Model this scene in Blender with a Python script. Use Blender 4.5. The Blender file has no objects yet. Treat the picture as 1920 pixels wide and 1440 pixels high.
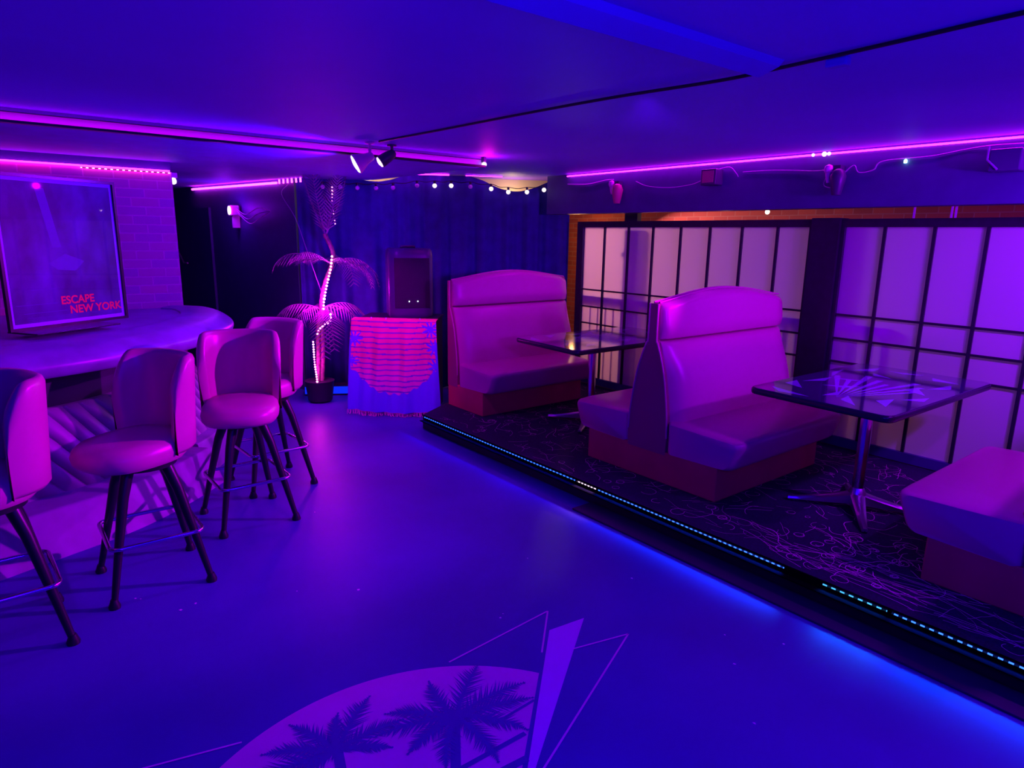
import bpy, bmesh, math, random
from mathutils import Vector, Matrix, Euler, noise
random.seed(7)
PI = math.pi
S = bpy.context.scene
COL = S.collection

# ------------------------------------------------------------------ materials
def mat(name, base, rough=0.5, metal=0.0, spec=0.5, coat=0.0, noise_amt=0.0, noise_scale=8.0, bump=0.0, bump_scale=60.0, emit=None, strength=0.0):
    m = bpy.data.materials.new(name); m.use_nodes = True
    nt = m.node_tree; b = nt.nodes['Principled BSDF']
    b.inputs['Base Color'].default_value = (*base, 1)
    b.inputs['Roughness'].default_value = rough
    b.inputs['Metallic'].default_value = metal
    b.inputs['Specular IOR Level'].default_value = spec
    b.inputs['Coat Weight'].default_value = coat
    b.inputs['Coat Roughness'].default_value = 0.08
    if emit is not None:
        b.inputs['Emission Color'].default_value = (*emit, 1)
        b.inputs['Emission Strength'].default_value = strength
    tc = nt.nodes.new('ShaderNodeTexCoord')
    if noise_amt:
        n = nt.nodes.new('ShaderNodeTexNoise'); n.inputs['Scale'].default_value = noise_scale
        n.inputs['Detail'].default_value = 6
        nt.links.new(tc.outputs['Object'], n.inputs['Vector'])
        r = nt.nodes.new('ShaderNodeValToRGB')
        r.color_ramp.elements[0].position = 0.3; r.color_ramp.elements[1].position = 0.7
        r.color_ramp.elements[0].color = (*[c * (1 - noise_amt) for c in base], 1)
        r.color_ramp.elements[1].color = (*[min(1, c * (1 + noise_amt * 0.5)) for c in base], 1)
        nt.links.new(n.outputs['Fac'], r.inputs['Fac']); nt.links.new(r.outputs['Color'], b.inputs['Base Color'])
    if bump:
        n2 = nt.nodes.new('ShaderNodeTexNoise'); n2.inputs['Scale'].default_value = bump_scale
        n2.inputs['Detail'].default_value = 4
        nt.links.new(tc.outputs['Object'], n2.inputs['Vector'])
        bp = nt.nodes.new('ShaderNodeBump'); bp.inputs['Strength'].default_value = bump
        bp.inputs['Distance'].default_value = 0.004
        nt.links.new(n2.outputs['Fac'], bp.inputs['Height']); nt.links.new(bp.outputs['Normal'], b.inputs['Normal'])
    return m

def emit_mat(name, color, strength):
    m = bpy.data.materials.new(name); m.use_nodes = True
    nt = m.node_tree; nt.nodes.clear()
    e = nt.nodes.new('ShaderNodeEmission'); e.inputs['Color'].default_value = (*color, 1); e.inputs['Strength'].default_value = strength
    o = nt.nodes.new('ShaderNodeOutputMaterial'); nt.links.new(e.outputs[0], o.inputs[0])
    return m

def brick_mat(name, c1, c2, mortar, plane, bw=0.21, rh=0.072):
    m = bpy.data.materials.new(name); m.use_nodes = True
    nt = m.node_tree; b = nt.nodes['Principled BSDF']; b.inputs['Roughness'].default_value = 0.8
    tc = nt.nodes.new('ShaderNodeTexCoord'); sp = nt.nodes.new('ShaderNodeSeparateXYZ'); cb = nt.nodes.new('ShaderNodeCombineXYZ')
    nt.links.new(tc.outputs['Object'], sp.inputs[0])
    nt.links.new(sp.outputs['X' if plane == 'x' else 'Y'], cb.inputs[0]); nt.links.new(sp.outputs['Z'], cb.inputs[1])
    br = nt.nodes.new('ShaderNodeTexBrick')
    br.inputs['Color1'].default_value = (*c1, 1); br.inputs['Color2'].default_value = (*c2, 1); br.inputs['Mortar'].default_value = (*mortar, 1)
    br.inputs['Scale'].default_value = 1; br.inputs['Brick Width'].default_value = bw; br.inputs['Row Height'].default_value = rh
    br.inputs['Mortar Size'].default_value = 0.006; br.inputs['Mortar Smooth'].default_value = 0.3
    nt.links.new(cb.outputs[0], br.inputs['Vector']); nt.links.new(br.outputs['Color'], b.inputs['Base Color'])
    bp = nt.nodes.new('ShaderNodeBump'); bp.inputs['Strength'].default_value = 0.4; bp.inputs['Distance'].default_value = 0.006; bp.invert = True
    nt.links.new(br.outputs['Fac'], bp.inputs['Height']); nt.links.new(bp.outputs['Normal'], b.inputs['Normal'])
    return m

M = {}
M['floor'] = mat('floor_paint', (0.062, 0.035, 0.38), 0.42, spec=0.35, noise_amt=0.16, noise_scale=1.6, bump=0.06, bump_scale=30)
M['ceiling'] = mat('ceiling_paint', (0.25, 0.09, 0.98), 0.6, spec=0.3, noise_amt=0.1, noise_scale=0.8)
M['dark_wall'] = mat('dark_wall_paint', (0.04, 0.03, 0.16), 0.55, noise_amt=0.1)
M['fascia'] = mat('fascia_paint', (0.06, 0.05, 0.20), 0.5, noise_amt=0.1)
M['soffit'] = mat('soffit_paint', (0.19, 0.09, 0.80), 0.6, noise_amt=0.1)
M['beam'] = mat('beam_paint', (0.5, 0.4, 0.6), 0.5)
M['black'] = mat('black_metal', (0.012, 0.012, 0.018), 0.35, spec=0.5)
M['black_wood'] = mat('black_wood', (0.02, 0.018, 0.03), 0.4, noise_amt=0.3, noise_scale=20)
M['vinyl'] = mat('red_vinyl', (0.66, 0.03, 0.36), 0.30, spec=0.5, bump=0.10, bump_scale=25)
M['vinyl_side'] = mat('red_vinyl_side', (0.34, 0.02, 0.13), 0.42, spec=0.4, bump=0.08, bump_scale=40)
M['plinth'] = mat('red_plinth_board', (0.62, 0.025, 0.10), 0.5, spec=0.3, noise_amt=0.15, noise_scale=5)
M['chrome'] = mat('chrome', (0.75, 0.72, 0.78), 0.16, metal=1)
M['alu'] = mat('brushed_aluminium', (0.6, 0.6, 0.65), 0.32, metal=1)
M['bar_top'] = mat('bar_top_laminate', (0.25, 0.15, 0.44), 0.35, spec=0.5, noise_amt=0.25, noise_scale=6)
M['bar_pad'] = mat('bar_padding', (0.36, 0.3, 0.4), 0.45, noise_amt=0.1)
M['bar_step'] = mat('bar_step_paint', (0.30, 0.26, 0.40), 0.55, noise_amt=0.15)
M['bar_dark'] = mat('bar_front_dark', (0.035, 0.03, 0.06), 0.6)
M['carpet'] = mat('dark_carpet', (0.02, 0.02, 0.05), 0.75, spec=0.3, noise_amt=0.5, noise_scale=90, bump=0.3, bump_scale=200)
M['squiggle'] = mat('carpet_squiggle', (0.95, 0.20, 0.62), 0.7)
M['riser'] = mat('riser_black', (0.012, 0.012, 0.02), 0.5)
M['nosing'] = mat('black_nosing', (0.003, 0.003, 0.004), 0.9, spec=0.0)
M['table_top'] = mat('black_gloss_laminate', (0.05, 0.03, 0.14), 0.06, spec=1.0, coat=1.0)
M['shard'] = mat('violet_shard_print', (0.42, 0.28, 0.95), 0.08, spec=0.8, coat=1.0)
M['edge'] = mat('black_edge_rubber', (0.02, 0.02, 0.035), 0.25, spec=0.6)
M['curtain'] = mat('black_curtain_cloth', (0.035, 0.025, 0.24), 0.75, spec=0.2, noise_amt=0.2)
M['frond'] = mat('palm_leaf', (0.32, 0.26, 0.34), 0.45, noise_amt=0.3)
M['trunk'] = mat('palm_trunk', (0.25, 0.15, 0.16), 0.8, noise_amt=0.5, noise_scale=30)
M['pot'] = mat('pot_dark', (0.02, 0.02, 0.03), 0.5)
M['speaker'] = mat('speaker_plastic', (0.03, 0.03, 0.05), 0.4)
M['speaker_side'] = mat('speaker_shell', (0.07, 0.05, 0.15), 0.35)
M['grille'] = mat('speaker_grille', (0.015, 0.015, 0.025), 0.5, bump=0.6, bump_scale=250)
M['white_plastic'] = mat('white_plastic', (0.65, 0.6, 0.65), 0.4)
M['lamp_shell'] = mat('lamp_shell', (0.95, 0.2, 0.75), 0.4)
M['lamp_dark'] = mat('lamp_dark_shell', (0.06, 0.05, 0.10), 0.4)
M['lamp_red'] = mat('lamp_red_shell', (0.55, 0.05, 0.2), 0.4)
M['wire'] = mat('pale_wire', (0.35, 0.3, 0.45), 0.5)
M['strip_body'] = mat('strip_channel', (0.35, 0.3, 0.4), 0.4)
M['hall_wood'] = mat('hall_floor', (0.25, 0.14, 0.08), 0.6)
M['plaster'] = mat('warm_plaster', (0.55, 0.42, 0.28), 0.8)
M['poster_frame'] = mat('poster_frame_black', (0.015, 0.015, 0.02), 0.3)
M['poster_border'] = mat('poster_border_blue', (0.40, 0.25, 0.95), 0.5)
M['poster_red'] = mat('poster_lettering_red', (0.95, 0.05, 0.06), 0.5)
M['poster_line'] = mat('poster_small_print', (0.08, 0.05, 0.34), 0.5)
M['mural_sun'] = mat('mural_sun_pink', (0.95, 0.05, 0.62), 0.42, noise_amt=0.1, noise_scale=3)
M['mural_line'] = mat('mural_line_pink', (1.0, 0.15, 0.70), 0.42)
M['mural_tri'] = mat('mural_triangle_violet', (0.80, 0.05, 0.82), 0.42)
M['mural_dark'] = mat('mural_palm_navy', (0.07, 0.03, 0.34), 0.42)
M['brick'] = brick_mat('red_brick', (0.85, 0.14, 0.40), (0.66, 0.11, 0.46), (0.92, 0.20, 0.55), 'x')
M['hall_brick'] = brick_mat('hall_brick', (0.40, 0.085, 0.05), (0.30, 0.06, 0.045), (0.36, 0.16, 0.11), 'y', 0.2, 0.07)
M['clear_bulb'] = mat('bulb_glass', (0.75, 0.65, 0.8), 0.15, spec=0.6)
M['confetti'] = mat('paper_bits', (0.8, 0.5, 0.8), 0.7)

PINK = (1.0, 0.07, 0.85)
M['led_pink'] = emit_mat('led_pink', (1.0, 0.015, 1.0), 8.0)
M['led_pink_hot'] = emit_mat('led_pink_hot', (1.0, 0.03, 0.9), 10.0)
M['led_magenta'] = emit_mat('led_magenta', (0.8, 0.0, 1.0), 8.0)
M['led_dot'] = emit_mat('fairy_pink', (1.0, 0.16, 0.65), 12.0)
def stripe_emit(name, color, strength, pitch_, duty, axis, idle=0.02):
    m = emit_mat(name, color, strength); nt = m.node_tree; e = nt.nodes['Emission']
    tc = nt.nodes.new('ShaderNodeTexCoord'); sp = nt.nodes.new('ShaderNodeSeparateXYZ')
    d = nt.nodes.new('ShaderNodeMath'); d.operation = 'DIVIDE'; d.inputs[1].default_value = pitch_
    f = nt.nodes.new('ShaderNodeMath'); f.operation = 'FRACT'
    l = nt.nodes.new('ShaderNodeMath'); l.operation = 'LESS_THAN'; l.inputs[1].default_value = duty
    k = nt.nodes.new('ShaderNodeMath'); k.operation = 'MULTIPLY_ADD'; k.inputs[1].default_value = strength; k.inputs[2].default_value = idle
    L = nt.links.new
    L(tc.outputs['Object'], sp.inputs[0]); L(sp.outputs[axis], d.inputs[0]); L(d.outputs[0], f.inputs[0]); L(f.outputs[0], l.inputs[0]); L(l.outputs[0], k.inputs[0]); L(k.outputs[0], e.inputs['Strength'])
    return m
M['riser_glow'] = emit_mat('riser_glow', (0.005, 0.02, 1.0), 0.9)
M['strip_blue'] = stripe_emit('strip_blue', (0.02, 0.10, 1.0), 3.0, 0.036, 0.45, 'Y', 0.25)
M['strip_cyan'] = stripe_emit('strip_cyan', (0.03, 0.12, 1.0), 2.4, 0.032, 0.5, 'Y', 0.2)
M['strip_near'] = stripe_emit('strip_near', (0.03, 0.14, 1.0), 2.4, 0.036, 0.5, 'Y', 0.05)
M['strip_teal'] = stripe_emit('strip_teal', (0.06, 0.42, 1.0), 1.2, 0.042, 0.5, 'Y', 0.03)
M['strip_white'] = stripe_emit('strip_white', (0.9, 0.6, 0.9), 2.0, 0.030, 0.5, 'Y', 0.1)
M['strip_brick'] = stripe_emit('strip_brick', (1.0, 0.25, 0.9), 3.0, 0.042, 0.4, 'X', 0.1)
M['lens_blue'] = emit_mat('lens_blue_white', (0.85, 0.85, 1.0), 1.4)
M['lens_pink'] = emit_mat('lens_pink_white', (1.0, 0.55, 1.0), 1.6)
M['lens_white'] = emit_mat('lens_white', (0.95, 0.75, 1.0), 1.3)
M['bulb_on'] = emit_mat('bulb_lit', (1.0, 0.75, 0.85), 1.6)
M['green_dot'] = emit_mat('indicator_green', (0.4, 1.0, 0.8), 5.0)
M['warm_dot'] = emit_mat('warm_glint', (1.0, 0.75, 0.5), 12.0)
M['speaker_dot'] = emit_mat('speaker_indicator', (0.6, 0.7, 1.0), 4.0)

def pane_mat():
    m = bpy.data.materials.new('milky_pane'); m.use_nodes = True
    nt = m.node_tree; nt.nodes.clear()
    d = nt.nodes.new('ShaderNodeBsdfDiffuse'); d.inputs[0].default_value = (0.80, 0.60, 0.92, 1)
    t = nt.nodes.new('ShaderNodeBsdfTranslucent'); t.inputs[0].default_value = (0.85, 0.78, 0.78, 1)
    g = nt.nodes.new('ShaderNodeBsdfGlossy'); g.inputs['Roughness'].default_value = 0.12
    f = nt.nodes.new('ShaderNodeFresnel'); f.inputs[0].default_value = 1.35
    m1 = nt.nodes.new('ShaderNodeMixShader'); m1.inputs[0].default_value = 0.5
    m2 = nt.nodes.new('ShaderNodeMixShader'); o = nt.nodes.new('ShaderNodeOutputMaterial')
    L = nt.links.new
    L(d.outputs[0], m1.inputs[1]); L(t.outputs[0], m1.inputs[2]); L(f.outputs[0], m2.inputs[0]); L(m1.outputs[0], m2.inputs[1]); L(g.outputs[0], m2.inputs[2]); L(m2.outputs[0], o.inputs[0])
    return m
M['pane'] = pane_mat()

def attr_mat(name, rough=0.7):
    m = bpy.data.materials.new(name); m.use_nodes = True
    nt = m.node_tree; b = nt.nodes['Principled BSDF']; b.inputs['Roughness'].default_value = rough
    a = nt.nodes.new('ShaderNodeVertexColor'); a.layer_name = 'pattern'
    nt.links.new(a.outputs['Color'], b.inputs['Base Color'])
    return m
M['towel'] = attr_mat('printed_towel_cloth')
def poster_mat():
    m = bpy.data.materials.new('poster_print'); m.use_nodes = True
    nt = m.node_tree; b = nt.nodes['Principled BSDF']; b.inputs['Roughness'].default_value = 0.5
    tc = nt.nodes.new('ShaderNodeTexCoord'); mp = nt.nodes.new('ShaderNodeMapping'); mp.inputs['Scale'].default_value = (3.2, 3.2, 1.8); mp.inputs['Rotation'].default_value = (0, 0.4, 0)
    n = nt.nodes.new('ShaderNodeTexNoise'); n.inputs['Scale'].default_value = 1.6; n.inputs['Detail'].default_value = 3
    r = nt.nodes.new('ShaderNodeValToRGB')
    r.color_ramp.elements[0].position = 0.35; r.color_ramp.elements[0].color = (0.02, 0.012, 0.10, 1)
    r.color_ramp.elements[1].position = 0.75; r.color_ramp.elements[1].color = (0.09, 0.05, 0.36, 1)
    L = nt.links.new
    L(tc.outputs['Object'], mp.inputs[0]); L(mp.outputs[0], n.inputs['Vector']); L(n.outputs['Fac'], r.inputs[0]); L(r.outputs[0], b.inputs['Base Color'])
    return m
M['poster_print'] = poster_mat()
def clear_glass():
    m = bpy.data.materials.new('clear_glazing'); m.use_nodes = True
    nt = m.node_tree; nt.nodes.clear()
    t = nt.nodes.new('ShaderNodeBsdfTransparent'); t.inputs[0].default_value = (0.95, 0.95, 0.97, 1)
    g = nt.nodes.new('ShaderNodeBsdfGlossy'); g.inputs['Roughness'].default_value = 0.02
    f = nt.nodes.new('ShaderNodeFresnel'); f.inputs[0].default_value = 1.22
    mx = nt.nodes.new('ShaderNodeMixShader'); o = nt.nodes.new('ShaderNodeOutputMaterial'); L = nt.links.new
    L(f.outputs[0], mx.inputs[0]); L(t.outputs[0], mx.inputs[1]); L(g.outputs[0], mx.inputs[2]); L(mx.outputs[0], o.inputs[0])
    return m
M['glass'] = clear_glass()

# ------------------------------------------------------------------ object helpers
def tag(o, label=None, cat=None, group=None, kind=None):
    if label: o['label'] = label
    if cat: o['category'] = cat
    if group: o['group'] = group
    if kind: o['kind'] = kind
    return o
def empty(name, loc=(0, 0, 0), rz=0.0, **k):
    o = bpy.data.objects.new(name, None); COL.objects.link(o)
    o.location = loc; o.rotation_euler = (0, 0, rz); o.empty_display_size = 0.1
    return tag(o, **k)
def obj(name, bm, m, parent=None, smooth=False, loc=None, label=None):
    me = bpy.data.meshes.new(name)
    bmesh.ops.recalc_face_normals(bm, faces=bm.faces[:])
    bm.to_mesh(me); bm.free()
    if smooth:
        for p in me.polygons: p.use_smooth = True
        try: me.set_sharp_from_angle(angle=math.radians(smooth if smooth is not True else 40))
        except Exception: pass
    for mm in (m if isinstance(m, (list, tuple)) else [m]): me.materials.append(mm)
    o = bpy.data.objects.new(name, me); COL.objects.link(o)
    if parent: o.parent = parent
    if loc: o.location = loc
    if label: o['label'] = label
    return o
def copy_tree(o, parent=None):
    c = o.copy(); COL.objects.link(c)
    if parent: c.parent = parent
    for ch in list(o.children): copy_tree(ch, c)
    return c

def bmn(): return bmesh.new()
def box(bm, x0, x1, y0, y1, z0, z1, mi=0):
    v = [bm.verts.new(p) for p in ((x0,y0,z0),(x1,y0,z0),(x1,y1,z0),(x0,y1,z0),(x0,y0,z1),(x1,y0,z1),(x1,y1,z1),(x0,y1,z1))]
    for f in ((0,3,2,1),(4,5,6,7),(0,1,5,4),(1,2,6,5),(2,3,7,6),(3,0,4,7)):
        fc = bm.faces.new([v[i] for i in f]); fc.material_index = mi
    return v
def bbox(bm, x0, x1, y0, y1, z0, z1, r=0.01, seg=2):
    b2 = bmesh.new(); box(b2, x0, x1, y0, y1, z0, z1)
    bmesh.ops.bevel(b2, geom=b2.edges[:], offset=r, segments=seg, affect='EDGES', profile=0.5)
    merge(bm, b2)
def merge(bm, b2, mtx=None):
    if mtx is not None: bmesh.ops.transform(b2, matrix=mtx, verts=b2.verts[:])
    me = bpy.data.meshes.new('tmp'); b2.to_mesh(me); b2.free(); bm.from_mesh(me); bpy.data.meshes.remove(me)
def frame_of(d):
    d = d.normalized(); a = Vector((0, 0, 1)) if abs(d.z) < 0.9 else Vector((1, 0, 0))
    u = d.cross(a).normalized(); return u, d.cross(u).normalized()
def tube(bm, pts, r, n=10, closed=False, cap=True):
    pts = [Vector(p) for p in pts]; k = len(pts); rings = []
    u = None
    for i, p in enumerate(pts):
        if closed: d = pts[(i+1) % k] - pts[i-1]
        else: d = pts[min(i+1, k-1)] - pts[max(i-1, 0)]
        d.normalize()
        if u is None: u, w = frame_of(d)
        else:
            u = (u - d * u.dot(d)).normalized(); w = d.cross(u)
        rr = r[i] if isinstance(r, (list, tuple)) else r
        rings.append([bm.verts.new(p + (u * math.cos(2*PI*j/n) + w * math.sin(2*PI*j/n)) * rr) for j in range(n)])
    for i in range(k if closed else k-1):
        a, b = rings[i], rings[(i+1) % k]
        for j in range(n): bm.faces.new((a[j], a[(j+1) % n], b[(j+1) % n], b[j]))
    if cap and not closed:
        bm.faces.new(rings[0][::-1]); bm.faces.new(rings[-1])
def lathe(bm, prof, n=24, c=(0, 0, 0), cap=True):
    rings = []
    for r, z in prof:
        rings.append([bm.verts.new((c[0] + r*math.cos(2*PI*j/n), c[1] + r*math.sin(2*PI*j/n), c[2] + z)) for j in range(n)])
    for a, b in zip(rings, rings[1:]):
        for j in range(n): bm.faces.new((a[j], a[(j+1) % n], b[(j+1) % n], b[j]))
    if cap:
        bm.faces.new(rings[0][::-1]); bm.faces.new(rings[-1])
def loft(bm, secs, cap=True, closed_ring=True):
    rings = [[bm.verts.new(p) for p in s] for s in secs]; n = len(rings[0])
    for a, b in zip(rings, rings[1:]):
        for j in range(n if closed_ring else n-1): bm.faces.new((a[j], a[(j+1) % n], b[(j+1) % n], b[j]))
    if cap and closed_ring:
        bm.faces.new(rings[0][::-1]); bm.faces.new(rings[-1])
def prism(bm, poly, z0, z1):
    a = [bm.verts.new((x, y, z0)) for x, y in poly]; b = [bm.verts.new((x, y, z1)) for x, y in poly]
    n = len(poly); bm.faces.new(a[::-1]); bm.faces.new(b)
    for i in range(n): bm.faces.new((a[i], a[(i+1) % n], b[(i+1) % n], b[i]))
def rpoly(pts, rad, seg=5):
    """closed 2-D polygon with rounded corners"""
    out = []; n = len(pts)
    for i in range(n):
        p = Vector(pts[i]); a = Vector(pts[i-1]); b = Vector(pts[(i+1) % n])
        r = rad[i] if isinstance(rad, (list, tuple)) else rad
        r = min(r, (a-p).length*0.49, (b-p).length*0.49)
        if r < 1e-4:
            out += [tuple(p)] * 1
            continue
        A = p + (a-p).normalized()*r; B = p + (b-p).normalized()*r
        for k in range(seg+1):
            t = k/seg; q = A*(1-t)**2 + p*2*t*(1-t) + B*t*t
            out.append((q.x, q.y))
    return out
def catmull(pts, per=8, closed=False):
    P = [Vector(p) for p in pts]; n = len(P); out = []
    rng = range(n) if closed else range(n-1)
    for i in rng:
        p0 = P[i-1] if (closed or i > 0) else P[0]*2 - P[1]
        p1 = P[i]; p2 = P[(i+1) % n]
        p3 = P[(i+2) % n] if (closed or i+2 < n) else P[-1]*2 - P[-2]
        for k in range(per):
            t = k/per
            out.append(0.5*((2*p1) + (p2-p0)*t + (2*p0-5*p1+4*p2-p3)*t*t + (3*p1-p0-3*p2+p3)*t**3))
    if not closed: out.append(P[-1])
    return out
def struct(name, bm, m, label=None, cat=None, parent=None, smooth=False):
    o = obj(name, bm, m, parent, smooth)
    if parent is None: tag(o, label, cat, kind='structure')
    return o

# ------------------------------------------------------------------ camera
H = 1.75
f_px, pitch, roll, yaw = 1245.808, math.radians(12.518), math.radians(0.917), math.radians(38.511)
cy, sy, cp, sp = math.cos(yaw), math.sin(yaw), math.cos(pitch), math.sin(pitch)
fw = Vector((sy*cp, cy*cp, -sp)); rt = Vector((cy, -sy, 0)); up = rt.cross(fw)
rt2 = rt*math.cos(roll) + up*math.sin(roll); up2 = -rt*math.sin(roll) + up*math.cos(roll)
cam = bpy.data.objects.new('camera', bpy.data.cameras.new('camera')); COL.objects.link(cam)
cam.matrix_world = Matrix(((rt2.x, up2.x, -fw.x, 0), (rt2.y, up2.y, -fw.y, 0), (rt2.z, up2.z, -fw.z, H), (0, 0, 0, 1)))
cam.data.sensor_width = 36; cam.data.lens = f_px*36/1920; cam.data.clip_start = 0.02
S.camera = cam

# ------------------------------------------------------------------ room shell
HP = 0.13                     # platform height
ZC = 2.40                     # main ceiling
XW = 5.32                     # window wall plane
C0 = Vector((2.75, 7.2)); C1 = Vector((5.35, 5.722))   # curtain line
cu = (C1-C0).normalized(); cn = Vector((-cu.y, cu.x))   # cn points away from camera
if cn.y < 0: cn = -cn

b = bmn(); box(b, -3.2, 7.6, -3.2, 11.6, -0.1, 0.0)
struct('floor', b, M['floor'], 'smooth painted concrete floor of the bar', 'floor')
b = bmn(); box(b, -3.2, 7.6, -3.2, 11.6, ZC, ZC+0.1)
struct('ceiling', b, M['ceiling'], 'low flat painted ceiling over the whole room', 'ceiling')
b = bmn(); box(b, -3.2, -3.1, -3.2, 11.6, 0, ZC); struct('wall_left', b, M['dark_wall'], 'dark wall closing the bar side of the room', 'wall')
b = bmn(); box(b, -3.1, 7.6, -3.2, -3.1, 0, ZC); struct('wall_front', b, M['dark_wall'], 'dark wall behind the viewer', 'wall')
b = bmn(); box(b, -3.1, 7.6, 11.5, 11.6, 0, ZC); struct('wall_back', b, M['dark_wall'], 'dark wall at the far end of the passage', 'wall')
b = bmn(); box(b, 7.2, 7.3, -3.1, 9.0, 0, ZC)
struct('wall_hall', b, M['hall_brick'], 'orange brick wall of the lit hall seen above the partition', 'wall')
# warm backing wall behind the stage curtain
b = bmn()
q0 = C0 + cn*0.42 - cu*0.3; q1 = C1 + cn*0.42 - cu*0.12
prism(b, [tuple(q0), tuple(q1), tuple(q1+cn*0.06), tuple(q0+cn*0.06)], 0, ZC)
struct('wall_stage', b, M['plaster'], 'plaster wall behind the black stage curtain', 'wall')
# passage wall with door
W0 = Vector((2.75, 7.26)); W1 = Vector((2.15, 10.66)); wu = (W1-W0).normalized(); wn = Vector((wu.y, -wu.x))
if wn.x < 0: wn = -wn
b = bmn(); prism(b, [tuple(W0), tuple(W1), tuple(W1+wn*0.1), tuple(W0+wn*0.1)], 0, ZC-0.08)
struct('wall_passage', b, M['dark_wall'], 'near black wall along the passage past the brick', 'wall')
d1 = W0 + wu*2.0; d2 = W0 + wu*3.15
b = bmn(); prism(b, [tuple(d1-wn*0.03), tuple(d2-wn*0.03), tuple(d2), tuple(d1)], 0, 2.05)
door = struct('door_1', b, M['dark_wall'], 'dark flush door in the passage wall', 'door')
b = bmn()
p0 = d2-wn*0.05-wu*0.05; p1 = d2-wn*0.06-wu*0.35
tube(b, [(p0.x, p0.y, 1.62), (p1.x, p1.y, 1.33), (p1.x+wu.x*-0.12, p1.y-wu.y*0.12, 1.33)], 0.012, 8)
obj('door_closer', b, M['alu'], door, True)
b = bmn(); q = d2-wn*0.05
tube(b, [(q.x, q.y, 1.72), (q.x, q.y, 1.84)], 0.02, 8); obj('door_hinge', b, M['alu'], door, True)

# soffit over the bar, with its front beam face
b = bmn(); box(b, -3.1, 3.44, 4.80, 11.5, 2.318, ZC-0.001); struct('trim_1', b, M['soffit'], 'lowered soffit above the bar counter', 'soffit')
b = bmn()
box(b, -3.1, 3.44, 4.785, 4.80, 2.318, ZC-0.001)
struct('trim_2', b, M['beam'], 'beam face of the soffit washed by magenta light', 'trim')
b = bmn(); box(b, -3.1, 3.45, 4.735, 4.785, 2.316, 2.322); box(b, -3.1, 3.45, 4.735, 4.741, 2.322, 2.330)
struct('trim_3', b, M['black'], 'dark ledge along the foot of the beam', 'trim')
b = bmn(); box(b, -3.1, 3.43, 4.775, 4.785, 2.376, 2.380); struct('trim_4', b, M['black'], 'thin dark groove strip near the top of the beam', 'trim')
b = bmn(); box(b, -3.1, 3.40, 4.750, 4.762, 2.323, 2.327)
o = obj('light_strip', b, M['led_magenta']); tag(o, 'magenta light strip on the ledge of the beam above the stools', 'light strip')
# end light on the beam
t = empty('beam_lamp', (3.45, 4.76, 2.34), label='small pink glowing lamp at the right end of the ceiling beam', cat='lamp')
b = bmn(); lathe(b, [(0.004, -0.02), (0.018, -0.012), (0.022, 0), (0.018, 0.012), (0.004, 0.02)], 12); obj('bulb', b, M['lens_pink'], t, True)
b = bmn(); box(b, -0.012, 0.012, -0.012, 0.03, 0.018, 0.06); obj('bracket', b, M['lamp_dark'], t)

# brick pier with the black band above it
b = bmn(); box(b, -3.1, 1.375, 6.40, 6.75, 0, 2.235); struct('wall_brick', b, M['brick'], 'brick pier behind the bar counter', 'wall')
b = bmn(); box(b, -3.1, 1.375, 6.42, 6.75, 2.235, 2.318); struct('trim_5', b, M['dark_wall'], 'dark band between the brick pier and soffit', 'trim')
b = bmn(); box(b, -3.0, 1.36, 6.385, 6.40, 2.236, 2.248)
t = empty('light_strip', (0, 0, 0), label='thin pink light strip along the top of the brick pier', cat='light strip')
obj('channel', b, M['led_pink'], t)
b = bmn(); box(b, 0.72, 1.36, 6.378, 6.386, 2.222, 2.230)
obj('diodes', b, M['strip_brick'], t)
# ceiling batten, seam and bracket
b = bmn()
y0 = 1.53
loft(b, [[(x, y0-0.07, ZC), (x, y0-0.05, ZC-0.02), (x, y0+0.03, ZC-0.045), (x, y0+0.06, ZC)] for x in (0.2, 1.0, 2.2, 2.42)])
struct('trim_6', b, M['ceiling'], 'raised batten crossing the ceiling', 'trim')
t = empty('ceiling_seam', (0, 0, 0), label='thin black strip drawn along the ceiling seam', cat='seam')  # black strip added to draw the dark line of the seam
pts = [(2.34, 4.5, ZC-0.007), (2.36, 3.9, ZC-0.008), (2.37, 3.0, ZC-0.012), (2.40, 2.3, ZC-0.014), (2.44, 1.75, ZC-0.022), (2.46, 1.5, ZC-0.014), (2.45, 1.1, ZC-0.008), (2.41, 0.6, ZC-0.007), (2.4, -0.5, ZC-0.007)]
b = bmn(); tube(b, catmull(pts, 6), 0.007, 8); obj('wire', b, M['black'], t, True)
b = bmn(); bbox(b, 2.52, 2.56, 1.28, 1.36, ZC-0.03, ZC, 0.006); o = obj('ceiling_hook_plate', b, M['soffit']); tag(o, 'small plate screwed to the ceiling beside the seam', 'plate')

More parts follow.
